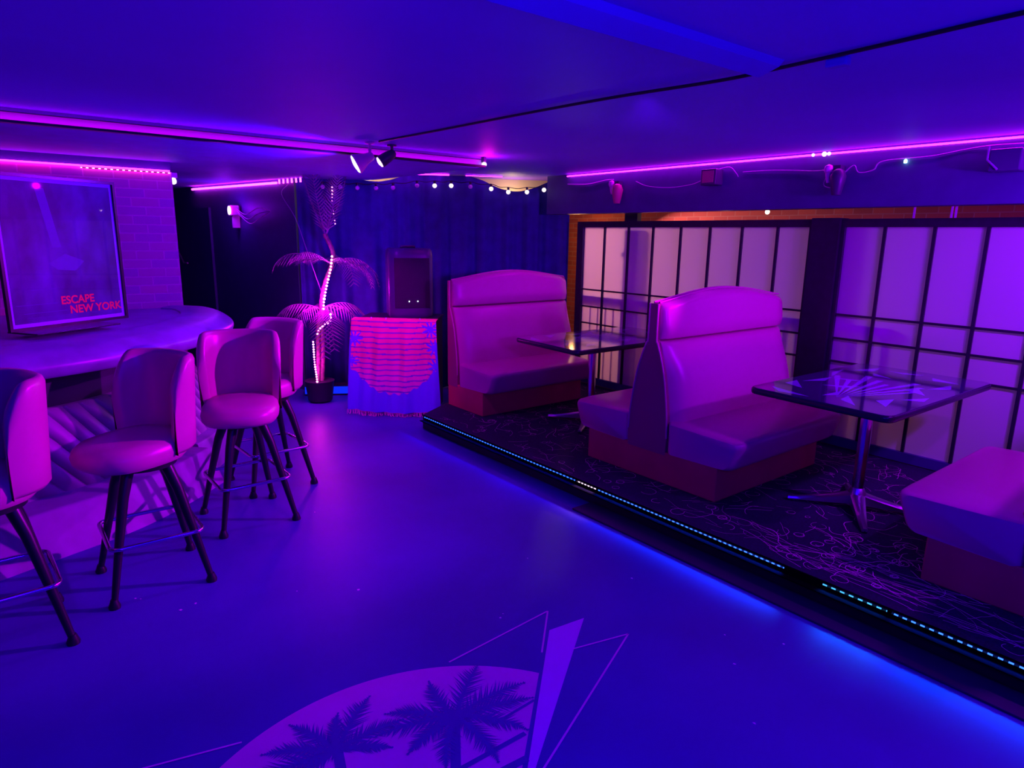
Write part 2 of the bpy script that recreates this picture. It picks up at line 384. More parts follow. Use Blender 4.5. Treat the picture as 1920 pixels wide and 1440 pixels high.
# ------------------------------------------------------------------ window partition
b = bmn(); box(b, 5.02, 5.20, -3.1, 5.74, 1.995, ZC); struct('wall_right', b, M['fascia'], 'dark fascia hanging above the window partition', 'fascia')
b = bmn(); box(b, XW-0.03, XW+0.05, -3.1, 5.52, HP, HP+0.075); struct('baseboard_right', b, M['fascia'], 'dark sill board below the windows', 'baseboard')
mulls = [5.111, 4.773, 4.45, 4.112, 3.783, 3.451, 3.112]
mulls2 = [2.253, 1.918, 1.595, 1.27, 0.945, 0.62, 0.295, -0.03]
def window(name, y0, y1, ml, label):
    w = empty(name, (XW, (y0+y1)/2, HP+0.075)); tag(w, label, 'window', kind='structure')
    L = Vector((-XW, -(y0+y1)/2, -(HP+0.075)))
    b = bmn(); box(b, XW-0.03, XW+0.04, y0, y1, 1.862, 1.922); box(b, XW-0.03, XW+0.04, y0, y0+0.03, 0.205, 1.862); box(b, XW-0.03, XW+0.04, y1-(0.09 if name == 'window_1' else 0.03), y1, 0.205, 1.862)
    obj('window_frame', b, M['black_wood'], w, loc=L)
    b = bmn()
    for y in ml: box(b, XW-0.022, XW-0.004, y-0.011, y+0.011, 0.205, 1.862)
    for z in (1.186, 0.998, 0.812): box(b, XW-0.020, XW-0.006, y0+0.03, y1-0.03, z-0.008, z+0.008)
    obj('window_muntins', b, M['black_wood'], w, loc=L)
    b = bmn()
    v = [b.verts.new(p) for p in ((XW, y0+0.02, 0.205), (XW, y1-0.02, 0.205), (XW, y1-0.02, 1.87), (XW, y0+0.02, 1.87))]; b.faces.new(v)
    obj('pane', b, M['pane'], w, loc=L)
window('window_1', 2.80, 5.52, mulls, 'wide milky glazed screen behind the booths')
window('window_2', -0.40, 2.575, mulls2, 'milky glazed screen at the right of the thick post')
b = bmn(); box(b, XW-0.06, XW+0.08, 2.575, 2.80, HP, 1.93); struct('pillar', b, M['black_wood'], 'thick black post between the two glazed screens', 'post')
b = bmn(); box(b, XW-0.06, XW+0.08, -3.1, -0.40, HP, 1.93); struct('wall_right_panel', b, M['dark_wall'], 'solid end of the window partition', 'wall')
# hangers seen in the slot above the windows
def hanger(y, w, label):
    b = bmn(); box(b, 5.28, 5.34, y-w/2, y+w/2, 1.922, 2.12)
    o = obj('partition_hanger', b, M['black']); tag(o, label, 'hanger')
hanger(4.73, 0.17, 'black hanger in the slot above the left screen')
for yy, lab in ((2.07, 'pale hanger strap in the slot right of the post'), (1.83, 'pair of pale straps above the right glazed screen')):
    b = bmn(); box(b, 5.30, 5.31, yy-0.006, yy+0.006, 1.90, 2.05)
    if yy < 2: box(b, 5.30, 5.31, yy-0.031, yy-0.019, 1.90, 2.05)
    o = obj('hanger_strap', b, M['white_plastic']); tag(o, lab, 'strap')
# hall beyond: railing, post and lamps
b = bmn(); box(b, XW+0.1, 7.2, -3.1, 9.0, HP-0.12, HP); struct('floor_hall', b, M['hall_wood'], 'wooden floor of the hall beyond the screens', 'floor')
rl = empty('hall_railing', (XW+0.035, 3.6, HP), label='railing standing right behind the milky screens', cat='railing')
L = Vector((-XW-0.035, -3.6, -HP))
b = bmn(); box(b, XW+0.012, XW+0.055, 2.15, 5.45, 1.055, 1.125); obj('rail', b, M['white_plastic'], rl, loc=L)
b = bmn()
k = 0
y = 2.2
while y < 5.4:
    box(b, XW+0.012, XW+0.03, y-0.007, y+0.007, HP, 1.06); y += 0.115
obj('balusters', b, M['white_plastic'], rl, loc=L)
hp_ = empty('hall_post', (XW+0.10, 4.76, HP), label='slim post with side clips behind the left milky screen', cat='post')
b = bmn(); box(b, -0.035, 0.05, -0.125, 0.125, 0, 1.73); obj('shaft', b, M['white_plastic'], hp_)
for s in (-1, 1):
    b = bmn(); tube(b, [(-0.02, s*0.12, 1.49), (-0.02, s*0.165, 1.49)], [0.035, 0.012], 10); obj('clip', b, M['white_plastic'], hp_, True)

# ------------------------------------------------------------------ platform
plat = empty('platform', (0, 0, 0)); tag(plat, 'raised carpeted platform under the booths', 'platform', kind='structure')
poly = [(3.05, -3.05), (5.28, -3.05), (5.28, 5.70), (4.9, 5.72), (3.46, 5.40), (3.05, 5.15)]
b = bmn(); prism(b, poly, 0.0, HP-0.004); obj('riser', b, M['riser'], plat)
b = bmn(); prism(b, [(3.052, -3.04), (5.27, -3.04), (5.27, 5.69), (4.9, 5.71), (3.462, 5.395), (3.052, 5.148)], HP-0.004, HP); obj('carpet', b, M['carpet'], plat)
# carpet squiggles (printed pattern): thin ribbons
b = bmn()
def ribbon(pts, w, z):
    vs = []
    for i, p in enumerate(pts):
        d = (pts[min(i+1, len(pts)-1)] - pts[max(i-1, 0)]); n = Vector((-d.y, d.x)); n.normalize()
        vs.append((b.verts.new((p.x+n.x*w/2, p.y+n.y*w/2, z)), b.verts.new((p.x-n.x*w/2, p.y-n.y*w/2, z))))
    for a, c in zip(vs, vs[1:]): b.faces.new((a[0], c[0], c[1], a[1]))
rs = random.Random(3)
def inside(p): return 3.09 < p.x < 5.24 and -0.3 < p.y < 5.2 and not (p.x < 3.46 and p.y > 5.0)
made = 0
while made < 900:
    x = rs.uniform(3.1, 5.2); y = rs.uniform(0.0, 5.15)
    ang = rs.gauss(-PI/2 - 0.1, 0.6) if rs.random() < 0.6 else rs.uniform(0, 2*PI)
    curl = rs.gauss(0, 6) if rs.random() < 0.5 else rs.gauss(0, 28)
    p = Vector((x, y)); pts = [p.copy()]; n = rs.randint(6, 22)
    for i in range(n):
        p = p + Vector((math.cos(ang), math.sin(ang)))*0.013; ang += curl*0.013 + rs.gauss(0, 0.12); pts.append(p.copy())
    if all(inside(q) for q in pts): ribbon(pts, rs.choice((0.0015, 0.002, 0.0028)), HP+0.0012); made += 1
# long streaks in the open patch by the second table
for i in range(46):
    x = rs.uniform(3.12, 3.42); y = rs.uniform(0.35, 2.1); p = Vector((x, y)); ang = rs.gauss(-PI/2+0.12, 0.14); pts = [p.copy()]
    for i in range(rs.randint(18, 40)):
        p = p + Vector((math.cos(ang), math.sin(ang)))*0.014; ang += rs.gauss(0, 0.06); pts.append(p.copy())
    if all(inside(q) for q in pts): ribbon(pts, 0.0028, HP+0.0014)
for i in range(34):
    x = rs.uniform(3.15, 3.75); y = rs.uniform(1.0, 1.6); p = Vector((x, y)); ang = rs.uniform(0, 2*PI); c = rs.gauss(0, 22); pts = [p.copy()]
    for i in range(rs.randint(14, 34)):
        p = p + Vector((math.cos(ang), math.sin(ang)))*0.012; ang += c*0.012 + rs.gauss(0, 0.2); pts.append(p.copy())
    if all(inside(q) for q in pts): ribbon(pts, 0.004, HP+0.0016)
o = obj('carpet_squiggles', b, M['squiggle'], plat)
# nosing: channel with a lip under the light strips
b = bmn(); box(b, 2.988, 3.05, -3.0, 5.10, 0.090, 0.0975); box(b, 3.04, 3.052, -3.0, 5.12, 0.0975, HP+0.002)
obj('nosing', b, M['nosing'], plat)
def edge_strip(y0, y1, m, label, zc=0.122):
    t = empty('edge_light_strip', (3.036, (y0+y1)/2, zc), label=label, cat='light strip', group=None)
    b = bmn(); box(b, -0.002, 0.004, -(y1-y0)/2, (y1-y0)/2, -0.006, 0.006); obj('tape', b, M['edge'], t)
    b = bmn(); box(b, -0.005, -0.002, -(y1-y0)/2, (y1-y0)/2, -0.003, 0.003); obj('diodes', b, m, t)
edge_strip(3.10, 5.10, M['strip_blue'], 'blue light strip on the far stretch of the platform edge')
edge_strip(2.90, 3.08, M['strip_white'], 'short whitish stretch of light strip on the platform edge')
edge_strip(1.56, 2.88, M['strip_cyan'], 'bright blue light strip on the platform edge before the double booth')
edge_strip(1.06, 1.36, M['strip_teal'], 'short greenish light strip on the platform edge after the gap')
edge_strip(-0.6, 1.04, M['strip_near'], 'nearest blue light strip on the platform edge')

b = bmn(); bbox(b, 2.87, 3.046, -1.5, 2.95, 0.0, 0.012, 0.004)
o = obj('floor_strip_cover', b, M['bar_dark']); tag(o, 'low dark cover strip along the foot of the platform', 'strip')
# ------------------------------------------------------------------ booths
X0, X1 = 3.46, 4.93
def half_profile(kind):
    pass
def seat_mesh(sgn, yb):
    """seat cushion: profile in (d,z), lofted along X with a softened end"""
    b = bmn()
    prof = rpoly([(0.155, 0.33), (0.66, 0.345), (0.735, 0.545), (0.15, 0.565)], [0.03, 0.05, 0.055, 0.02], 6)
    cx, cz = 0.45, 0.45; secs = []
    xs = [X0-0.005+0.0, X0+0.004, X0+0.02, X0+0.05, X0+0.10] + [X0+0.10+(4.76-X0-0.2)*i/22 for i in range(1, 22)] + [4.66, 4.72, 4.75, 4.76]
    for i, x in enumerate(xs):
        e = min(abs(x-xs[0]), abs(xs[-1]-x)); k = 1 - 0.13*max(0, 1-e/0.06)**2
        sec = []
        for d, z in prof:
            zz = cz+(z-cz)*k; dd = cx+(d-cx)*k
            if z > 0.5: zz += 0.022*math.sin(PI*min(1, max(0, (d-0.15)/0.6)))*min(1, e/0.15) + 0.004*math.sin(x*37)*math.exp(-((d-0.62)/0.1)**2)*max(0, 1-e/0.35)
            sec.append((x, yb+sgn*dd, zz))
        secs.append(sec)
    loft(b, secs); return b
def back_mesh(sgn, yb):
    b = bmn()
    prof = rpoly([(0.005, 0.50), (0.235, 0.48), (0.205, 0.66), (0.15, 0.90), (0.085, 1.085), (0.005, 1.092)], [0, 0.03, 0.10, 0.10, 0.035, 0], 6)
    secs = []
    xs = [X0+0.02, X0+0.026, X0+0.04, X0+0.065, X0+0.10, X0+0.15] + [X0+0.15+(X1-X0-0.25)*i/18 for i in range(1, 18)] + [X1-0.08, X1-0.04, X1-0.015, X1-0.005]
    for x in xs:
        e = min(abs(x-xs[0]), abs(xs[-1]-x)); k = 1 - 0.34*max(0, 1-e/0.09)**2
        h = 0.0
        sec = []
        for d, z in prof:
            bul = 0.035*math.sin(PI*min(1, max(0, (z-0.5)/0.6)))*min(1, e/0.14) if d > 0.03 else 0
            sec.append((x + (max(0, (0.95-z))*0.12 if x > X1-0.12 else 0), yb+sgn*(d*k+bul), z))
        secs.append(sec)
    loft(b, secs); return b
def arc_z(x):
    t = (x-X0)/(X1-X0); return 1.338 + 0.078*math.sin(PI*min(1, max(0, t)))**1.2
def head_mesh(sgn, yb):
    b = bmn(); secs = []
    xs = [X0+0.02, X0+0.026, X0+0.04, X0+0.07] + [X0+0.07+(X1-X0-0.11)*i/20 for i in range(1, 20)] + [X1-0.03, X1-0.012, X1-0.004]
    for x in xs:
        e = min(abs(x-xs[0]), abs(xs[-1]-x)); k = 1 - 0.42*max(0, 1-e/0.05)**2
        zt = arc_z(x)
        if x > X1-0.06: zt -= 0.05*((x-X1+0.06)/0.06)**2
        prof = rpoly([(0.004, 1.10), (0.082, 1.098), (0.100, 1.16), (0.078, zt-0.03), (0.04, zt), (0.004, zt)], [0, 0.02, 0.04, 0.05, 0.02, 0], 5)
        secs.append([(x, yb+sgn*d*k, z) for d, z in prof])
    loft(b, secs); return b
def end_panel(yb, sides, xa, xb, name_rear=None):
    """shaped end board between the seat cushions"""
    half = [(0.163, 0.33), (0.168, 0.45), (0.160, 0.58), (0.142, 0.72), (0.112, 0.88), (0.075, 1.0), (0.045, 1.075), (0.036, 1.10), (0.034, 1.335)]
    if 'both' in sides: pts = [(-d, z) for d, z in half] + [(d, z) for d, z in half[::-1]]
    else: pts = [(-d, z) for d, z in half] + [(0, 1.335), (0, 0.33)]
    b = bmn(); loft(b, [[(xa, yb+d, z) for d, z in pts], [(xb, yb+d, z) for d, z in pts]])
    return b
def booth(name, yb, sides, label, group='vinyl booth benches'):
    t = empty(name, (X0, yb, HP), label=label, cat='booth')
    L = Vector((-X0, -yb, -HP))
    ys = []
    if 'front' in sides or 'both' in sides: ys.append(-1)
    if 'rear' in sides or 'both' in sides: ys.append(1)
    b = bmn()
    y_a = yb-0.575 if -1 in ys else yb-0.02; y_b = yb+0.555 if 1 in ys else yb-0.001
    bbox(b, X0-0.004, 4.70, y_a, y_b, HP, 0.355, 0.008, 2); obj('plinth', b, M['plinth'], t, loc=L)
    for s in ys:
        yy = yb if 'both' in sides else yb-0.012
        obj('seat_cushion', seat_mesh(s, yy), M['vinyl'], t, 50, loc=L)
        obj('backrest', back_mesh(s, yy), M['vinyl'], t, 50, loc=L)
        obj('head_roll', head_mesh(s, yy), M['vinyl'], t, 50, loc=L)
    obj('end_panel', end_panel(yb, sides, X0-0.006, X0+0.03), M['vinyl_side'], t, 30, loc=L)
    b = bmn()
    half = [(0.168, 0.45), (0.160, 0.58), (0.142, 0.72), (0.112, 0.88), (0.075, 1.0), (0.045, 1.075), (0.036, 1.10), (0.034, 1.335)]
    for s in ys:
        tube(b, catmull([(X0-0.006, yb+s*d, z) for d, z in half], 3), 0.006, 8)
        tube(b, [(X0+0.02+(X1-X0-0.03)*i/20, yb+s*0.022, arc_z(X0+0.02+(X1-X0-0.03)*i/20)+0.002) for i in range(21)], 0.006, 8)
    obj('piping', b, M['vinyl'], t, True, loc=L)
    if 'both' not in sides:
        b = bmn(); secs = []
        for i in range(21):
            x = X0+(X1-X0)*i/20; secs.append([(x, yb-0.03, 0.33), (x, yb, 0.33), (x, yb, arc_z(x)-0.004), (x, yb-0.03, arc_z(x)-0.004)])
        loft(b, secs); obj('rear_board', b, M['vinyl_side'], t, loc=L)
    return t
booth('single_booth', 5.345, 'front', 'red vinyl booth bench farthest back, against the black curtain')
booth('double_booth', 2.85, 'both', 'back to back red vinyl booth bench between the two tables')
booth('near_booth', 0.53, 'both', 'closest red vinyl booth bench, cut by the right edge, only its seat showing')

# ------------------------------------------------------------------ tables
def make_table():
    t = empty('booth_table', (0, 0, HP))
    # origin at pedestal foot; top spans x -0.50..0.96, y -0.42..0.42
    P = rpoly([(-0.50, -0.32), (0.97, -0.34), (0.97, 0.50), (-0.46, 0.52)], 0.06, 6)
    b = bmn(); prism(b, [(x*0.997, y*0.995) for x, y in P], 0.704, 0.7405); top = obj('tabletop', b, M['table_top'], t)
    b = bmn()
    n = len(P); z0, z1 = 0.700, 0.738; rings = []
    for x, y in P:
        d = Vector((x-0.23, y-0.09)); d.normalize(); q = []
        for a in range(7):
            th = -PI/2 + PI*a/6; q.append(b.verts.new((x+d.x*0.010*math.cos(th), y+d.y*0.010*math.cos(th), (z0+z1)/2+math.sin(th)*(z1-z0)/2)))
        rings.append(q)
    for i in range(n):
        a, c = rings[i], rings[(i+1) % n]
        for k in range(6): b.faces.new((a[k], c[k], c[k+1], a[k+1]))
    obj('edge_band', b, M['edge'], t, True)
    # printed shards
    b = bmn(); rr = random.Random(23); kz = [0]
    def tri(*p):
        kz[0] += 1; b.faces.new([b.verts.new((x, y+0.08, 0.7409+kz[0]*0.00001)) for x, y in p])
    for cx, cy_, l, w, a in ((-0.36, 0.22, 0.30, 0.10, 1.2), (-0.30, -0.12, 0.26, 0.07, 0.5), (-0.18, -0.28, 0.24, 0.09, 0.1), (0.05, -0.30, 0.20, 0.08, 2.6), (0.28, -0.27, 0.22, 0.10, 0.4),
                             (0.52, -0.26, 0.26, 0.08, 2.9), (0.78, -0.22, 0.20, 0.10, 1.0), (0.84, 0.05, 0.24, 0.07, 1.7), (0.74, 0.30, 0.30, 0.10, 2.7), (0.45, 0.33, 0.34, 0.09, 0.2),
                             (0.12, 0.32, 0.30, 0.07, 2.9), (-0.12, 0.30, 0.26, 0.10, 0.6), (0.30, 0.18, 0.22, 0.06, 1.9), (0.60, 0.10, 0.20, 0.07, 0.9), (0.06, 0.12, 0.24, 0.08, 2.2), (-0.22, 0.06, 0.20, 0.06, 3.0)):
        d = Vector((math.cos(a), math.sin(a))); n = Vector((-d.y, d.x)); c = Vector((cx, cy_))
        P3 = [c-d*l/2, c+d*l/2+n*w*0.3, c+n*w]
        P3 = [(max(-0.44, min(0.92, v.x)), max(-0.37, min(0.37, v.y))) for v in P3]; tri(*P3)
    for k in range(8):   # fan of long rays
        a0 = -0.42+k*0.12; ll = 0.62+0.10*(k % 3); o_ = (-0.30, -0.02)
        tri(o_, (o_[0]+ll*math.cos(a0), o_[1]+ll*math.sin(a0)), (o_[0]+ll*math.cos(a0+0.055), o_[1]+ll*math.sin(a0+0.055)))
    obj('shard_print', b, M['shard'], top)
    b = bmn(); lathe(b, [(0.034, 0.05), (0.034, 0.69)], 20); obj('column', b, M['chrome'], t, True)
    b = bmn(); box(b, -0.16, 0.16, -0.16, 0.16, 0.690, 0.703); obj('top_plate', b, M['black'], t)
    for k in range(4):
        a = 0.56 + k*PI/2; c, s = math.cos(a), math.sin(a); b = bmn(); secs = []
        for i in range(9):
            u = i/8; r = 0.02+0.37*u; w = 0.042*(1-u)+0.016*u; zt = 0.085*(1-u)**1.3+0.028; zb = 0.030*(1-u)+0.010
            secs.append([(r*c - s*w*q, r*s + c*w*q, z) for q, z in ((-1, zb), (1, zb), (1, zt-0.012), (0.5, zt), (-0.5, zt), (-1, zt-0.012))])
        loft(b, secs); ft = obj('foot', b, M['alu'], t, 40)
        b = bmn(); lathe(b, [(0.016, 0.0), (0.016, 0.014)], 12, (0.375*c, 0.375*s, 0)); obj('glide', b, M['black'], ft)
    b = bmn(); lathe(b, [(0.06, 0.03), (0.058, 0.09), (0.04, 0.13), (0.034, 0.14)], 20); obj('hub', b, M['alu'], t, True)
    b = bmn(); box(b, 0.92, 1.12, 0.03, 0.13, 0.66, 0.704); obj('wall_bracket', b, M['black'], t)
    return t
t2 = make_table(); t2.location = (4.10, 1.70, HP); tag(t2, 'booth table with shard print in front of the near booth seat', 'table', 'booth tables')
t1 = copy_tree(t2); t1.location = (4.15, 4.08, HP); tag(t1, 'booth table partly hidden behind the double booth', 'table', 'booth tables')

# ------------------------------------------------------------------ bar stools (local facing -Y for legs; seat group turned)
def seat_cushion():
    b = bmn(); n = 40; prof = [(0.60, 0.655), (0.93, 0.655), (1.0, 0.675), (1.02, 0.705), (0.98, 0.742), (0.88, 0.763), (0.6, 0.772), (0.25, 0.775)]
    rings = []
    for k, z in prof:
        ring = []
        for j in range(n):
            a = 2*PI*j/n; c, s = math.cos(a), math.sin(a)
            e = 2.6; r = 1/((abs(c)**e + abs(s)**e)**(1/e))
            ring.append(b.verts.new((0.240*k*r*c+0.058, 0.214*k*r*s, z - (0.012*c*k if z > 0.72 else 0))))
        rings.append(ring)
    for a, c in zip(rings, rings[1:]):
        for j in range(n): b.faces.new((a[j], a[(j+1) % n], c[(j+1) % n], c[j]))
    b.faces.new(rings[0][::-1]); b.faces.new(rings[-1]); return b
def bucket_back():
    """wrap-around shell; opening towards +X"""
    b = bmn(); A = math.radians(84); n = 44; secs = []
    for i in range(n+1):
        a = -A + 2*A*i/n; ang = PI + a
        e = (A-abs(a))*0.24                                  # arc distance to the wing end
        top = 1.16; 
        if e < 0.13: top -= 0.13 - math.sqrt(max(0, 0.13**2-(0.13-e)**2))
        top -= 0.10*max(0, (abs(a)-math.radians(60))/math.radians(24))**1.5
        zb = 0.685
        th = 0.052 if e > 0.03 else 0.052*math.sqrt(max(0.02, 1-((0.03-e)/0.03)**2))
        c, s = math.cos(ang), math.sin(ang); ex = 2.5
        k = 1/((abs(c)**ex + abs(s)**ex)**(1/ex))
        sec = []
        zs = [0, 0.12, 0.35, 0.6, 0.85, 0.95]
        def P(r, z):
            t = (z-zb)/0.5; rr = (r + 0.028*t)*k; return (rr*c*1.0, rr*s*0.96, z)
        ro = 0.232+0.0; ri = ro-th
        outer = [P(ro-0.015, zb), P(ro, zb+0.02)] + [P(ro, zb+(top-zb)*q) for q in (0.25, 0.5, 0.75)] + [P(ro, top-0.03), P(ro-th*0.15, top-0.01), P(ro-th*0.5, top)]
        inner = [P(ri+th*0.15, top-0.01), P(ri, top-0.03)] + [P(ri, zb+(top-zb)*q) for q in (0.75, 0.5, 0.25)] + [P(ri, zb+0.02), P(ri+0.015, zb)]
        secs.append(outer+inner)
    loft(b, secs); return b
def make_stool():
    t = empty('bar_stool', (0, 0, 0))
    obj('seat', seat_cushion(), M['vinyl'], t, 50)
    bk = obj('backrest', bucket_back(), M['vinyl'], t, 60)
    b = bmn(); lathe(b, [(0.09, 0.600), (0.15, 0.615), (0.15, 0.640), (0.17, 0.655)], 24); obj('swivel_plate', b, M['black'], t, True)
    for sx in (-1, 1):
        for sy_ in (-1, 1):
            b = bmn(); tube(b, [(sx*0.085, sy_*0.085, 0.615), (sx*0.12, sy_*0.12, 0.50), (sx*0.165, sy_*0.165, 0.28), (sx*0.215, sy_*0.215, 0.03)], [0.029, 0.025, 0.020, 0.015], 12)
            lg = obj('leg', b, M['black'], t, True)
            b = bmn(); lathe(b, [(0.026, 0.0), (0.027, 0.012), (0.02, 0.03), (0.015, 0.045)], 12, (sx*0.217, sy_*0.217, 0)); obj('foot_cap', b, M['black'], lg, True)
    q = rpoly([(-0.205, -0.205), (0.205, -0.205), (0.205, 0.205), (-0.205, 0.205)], 0.05, 6)
    b = bmn(); tube(b, [(x, y, 0.28) for x, y in q], 0.0105, 10, closed=True); obj('footrest_ring', b, M['chrome'], t, True)
    return t
stools = [((0.525, 3.60), 0.0, 206, 'bar stool seen into its hollow bucket back, second from the left edge'),
          ((1.15, 4.08), 0.0, 248, 'bar stool facing the viewer between two others, seat fully lit'),
          ((1.47, 4.60), 0.05, 208, 'farthest bar stool, its seat hidden behind the next stool'),
          ((-0.105, 3.38), 0.05, 200, 'bar stool cut by the left edge of the photo')]
proto = make_stool()
for i, ((x, y), rz, face, lab) in enumerate(stools):
    o = proto if i == 0 else copy_tree(proto)
    o.location = (x, y, 0); o.rotation_euler = (0, 0, rz); tag(o, lab, 'bar stool', 'bar stools along the counter')
    for ch in o.children:
        if ch.name.split('.')[0] in ('seat', 'backrest'): ch.rotation_euler = (0, 0, math.radians(face)-rz)

# ------------------------------------------------------------------ bar counter
outer = catmull([(-3.0, 3.15), (-1.8, 3.55), (-0.9, 3.85), (0.02, 4.19), (0.57, 4.42), (1.06, 4.83), (1.40, 5.24), (1.58, 5.62), (1.645, 6.0), (1.62, 6.33), (1.50, 6.52)], 8)
outer = [Vector((p[0], p[1])) for p in [Vector((q.x, q.y)) for q in [Vector((*v, )) for v in outer]]]
def offs(path, d):
    out = []
    for i, p in enumerate(path):
        t = path[min(i+1, len(path)-1)] - path[max(i-1, 0)]; n = Vector((-t.y, t.x)).normalized(); out.append(p + n*d)
    return out
bar = empty('bar_counter', (0.5, 5.0, 0), label='curved bar counter with rolled edge in front of the brick', cat='bar')
L = Vector((-0.5, -5.0, 0))
inner = offs(outer, 0.36)
b = bmn()
po = offs(outer, 0.30)
poly = [tuple(p) for p in po if p.y < 6.37] + [(1.3, 6.38), (-3.0, 6.38)]
prism(b, poly, 1.06, 1.10); obj('counter_top', b, M['bar_top'], bar, loc=L)
b = bmn(); secs = []
for i, p in enumerate(outer):
    t = outer[min(i+1, len(outer)-1)] - outer[max(i-1, 0)]; n = Vector((-t.y, t.x)).normalized()
    prof = rpoly([(0.03, 0.955), (0.0, 1.03), (0.09, 1.105), (0.30, 1.122), (0.40, 1.112), (0.40, 0.99)], [0.03, 0.05, 0.09, 0.04, 0.012, 0], 5)
    secs.append([(p.x+n.x*d, p.y+n.y*d, z) for d, z in prof])
loft(b, secs); obj('arm_rail', b, M['bar_top'], bar, 60, loc=L)
fr = offs(outer, 0.42)
b = bmn(); loft(b, [[(p.x, p.y, 0.0), (p.x+n.x*0.05, p.y+n.y*0.05, 0.0), (p.x+n.x*0.05, p.y+n.y*0.05, 1.06), (p.x, p.y, 1.06)] for p, n in [(fr[i], (Vector((-(fr[min(i+1, len(fr)-1)]-fr[max(i-1, 0)]).y, (fr[min(i+1, len(fr)-1)]-fr[max(i-1, 0)]).x)).normalized())) for i in range(len(fr))]])
obj('front_panel', b, M['bar_dark'], bar, 40, loc=L)
# step at the foot
stp = [p for p in outer if p.x < 0.62]
def band(path, d0, d1, z0, z1, m, name, taper=0.0):
    b = bmn(); secs = []
    for i, p in enumerate(path):
        t = path[min(i+1, len(path)-1)] - path[max(i-1, 0)]; n = Vector((-t.y, t.x)).normalized()
        secs.append([(p.x+n.x*d, p.y+n.y*d, z) for d, z in rpoly([(d0-taper, z0), (d0, z1), (d1, z1), (d1, z0)], [0.0, 0.015, 0.0, 0.0], 4)])
    loft(b, secs); return obj(name, b, m, bar, 60, loc=L)
band(outer[:42], -0.02, 0.40, 0.0, 0.25, M['bar_step'], 'foot_step', 0.10)
band(outer[42:], 0.10, 0.42, 0.0, 0.25, M['bar_step'], 'foot_step', 0.04)
# tufted slanted pad with diagonal channels
dense = []
for i in range(len(outer)-1):
    for k in range(14): dense.append(outer[i].lerp(outer[i+1], k/14))
cum = [0.0]
for a_, c_ in zip(dense, dense[1:]): cum.append(cum[-1]+(c_-a_).length)
import bisect
def path_at(q):
    q = max(0.0, min(cum[-1]-1e-6, q)); i = max(0, min(len(dense)-2, bisect.bisect_right(cum, q)-1))
    p = dense[i].lerp(dense[i+1], (q-cum[i])/max(1e-9, cum[i+1]-cum[i]))
    j0, j1 = max(0, i-10), min(len(dense)-1, i+11); t = dense[j1]-dense[j0]
    return p, Vector((-t.y, t.x)).normalized()
b = bmn(); secs = []; rows = 10; chan = 0.135; per = 10
for k in range(int((cum[-1]-0.45)/chan*per)):
    u = k*chan/per; sec = []
    g = (k % per)/per; prof_ = math.sin(PI*g)**0.6 if g > 0 else 0.0
    for r in range(rows+1):
        v = r/rows; p, n = path_at(u + 0.40*(1-v)); d = 0.20+0.16*v
        bul = 0.030*prof_*min(1, 6*v+0.15, 6*(1-v)+0.15)
        sec.append((p.x+n.x*(d-bul), p.y+n.y*(d-bul), 0.245+0.47*v))
    p, n = path_at(u); sec.append((p.x+n.x*0.415, p.y+n.y*0.415, 0.715))
    p, n = path_at(u+0.40); sec.append((p.x+n.x*0.415, p.y+n.y*0.415, 0.245))
    secs.append(sec)
loft(b, secs); obj('tufted_pad', b, M['bar_pad'], bar, 60, loc=L)

# ------------------------------------------------------------------ framed poster on the bar
BL = Vector((0.097, 4.993, 1.136)); BR = Vector((0.794, 5.455, 1.136)); pu = (BR-BL).normalized()
PW = 0.836; PH = 0.935
ang = math.atan2(pu.y, pu.x)
po_ = empty('framed_poster', BL, ang, label='black framed poster with red lettering standing on the bar', cat='poster')
tilt = empty
def up_obj(name, bm, m, parent, smooth=False): return obj(name, bm, m, parent, smooth)
b = bmn(); fwid = 0.018
box(b, 0, fwid, -0.012, 0.012, 0, PH); box(b, PW-fwid, PW, -0.012, 0.012, 0, PH); box(b, fwid, PW-fwid, -0.012, 0.012, PH-fwid, PH); box(b, fwid, PW-fwid, -0.012, 0.012, 0, fwid)
obj('frame', b, M['poster_frame'], po_)
b = bmn(); box(b, fwid, PW-fwid, 0.001, 0.006, fwid, PH-fwid); bd = obj('border', b, M['poster_border'], po_)
b = bmn(); box(b, fwid+0.022, PW-fwid-0.022, -0.0005, 0.001, fwid+0.022, PH-fwid-0.022); pr = obj('print', b, M['poster_print'], po_)
def text_mesh(name, body, size, loc, m, parent, sx=1.0, shear=0.0):
    c = bpy.data.curves.new('t', 'FONT'); c.body = body; c.size = size; c.extrude = 0.0004; c.offset = size*0.025; c.shear = shear
    to = bpy.data.objects.new('t', c); COL.objects.link(to); bpy.context.view_layer.update()
    me = bpy.data.meshes.new_from_object(to.evaluated_get(bpy.context.evaluated_depsgraph_get()))
    bpy.data.objects.remove(to); bpy.data.curves.remove(c)
    me.transform(Matrix.Translation(loc) @ Matrix.Rotation(PI/2, 4, 'X') @ Matrix.Diagonal((sx, 1, 1, 1)))
    me.name = name; me.materials.clear(); me.materials.append(m)
    o = bpy.data.objects.new(name, me); COL.objects.link(o); o.parent = parent; return o
text_mesh('title_lettering', 'ESCAPE', 0.072, (0.350, -0.0012, 0.140), M['poster_red'], pr, 1.0)
text_mesh('title_lettering', 'NEW YORK', 0.072, (0.405, -0.0012, 0.076), M['poster_red'], pr, 1.02)
b = bmn()
for k in range(5): box(b, 0.12+0.03*(k % 2), 0.78-0.02*(k % 3), -0.0012, -0.0006, 0.046+k*0.006, 0.0475+k*0.006)
box(b, 0.16, 0.33, -0.0012, -0.0006, 0.240, 0.244); box(b, 0.06, 0.33, -0.0012, -0.0006, 0.150, 0.153); box(b, 0.10, 0.385, -0.0012, -0.0006, 0.098, 0.101)
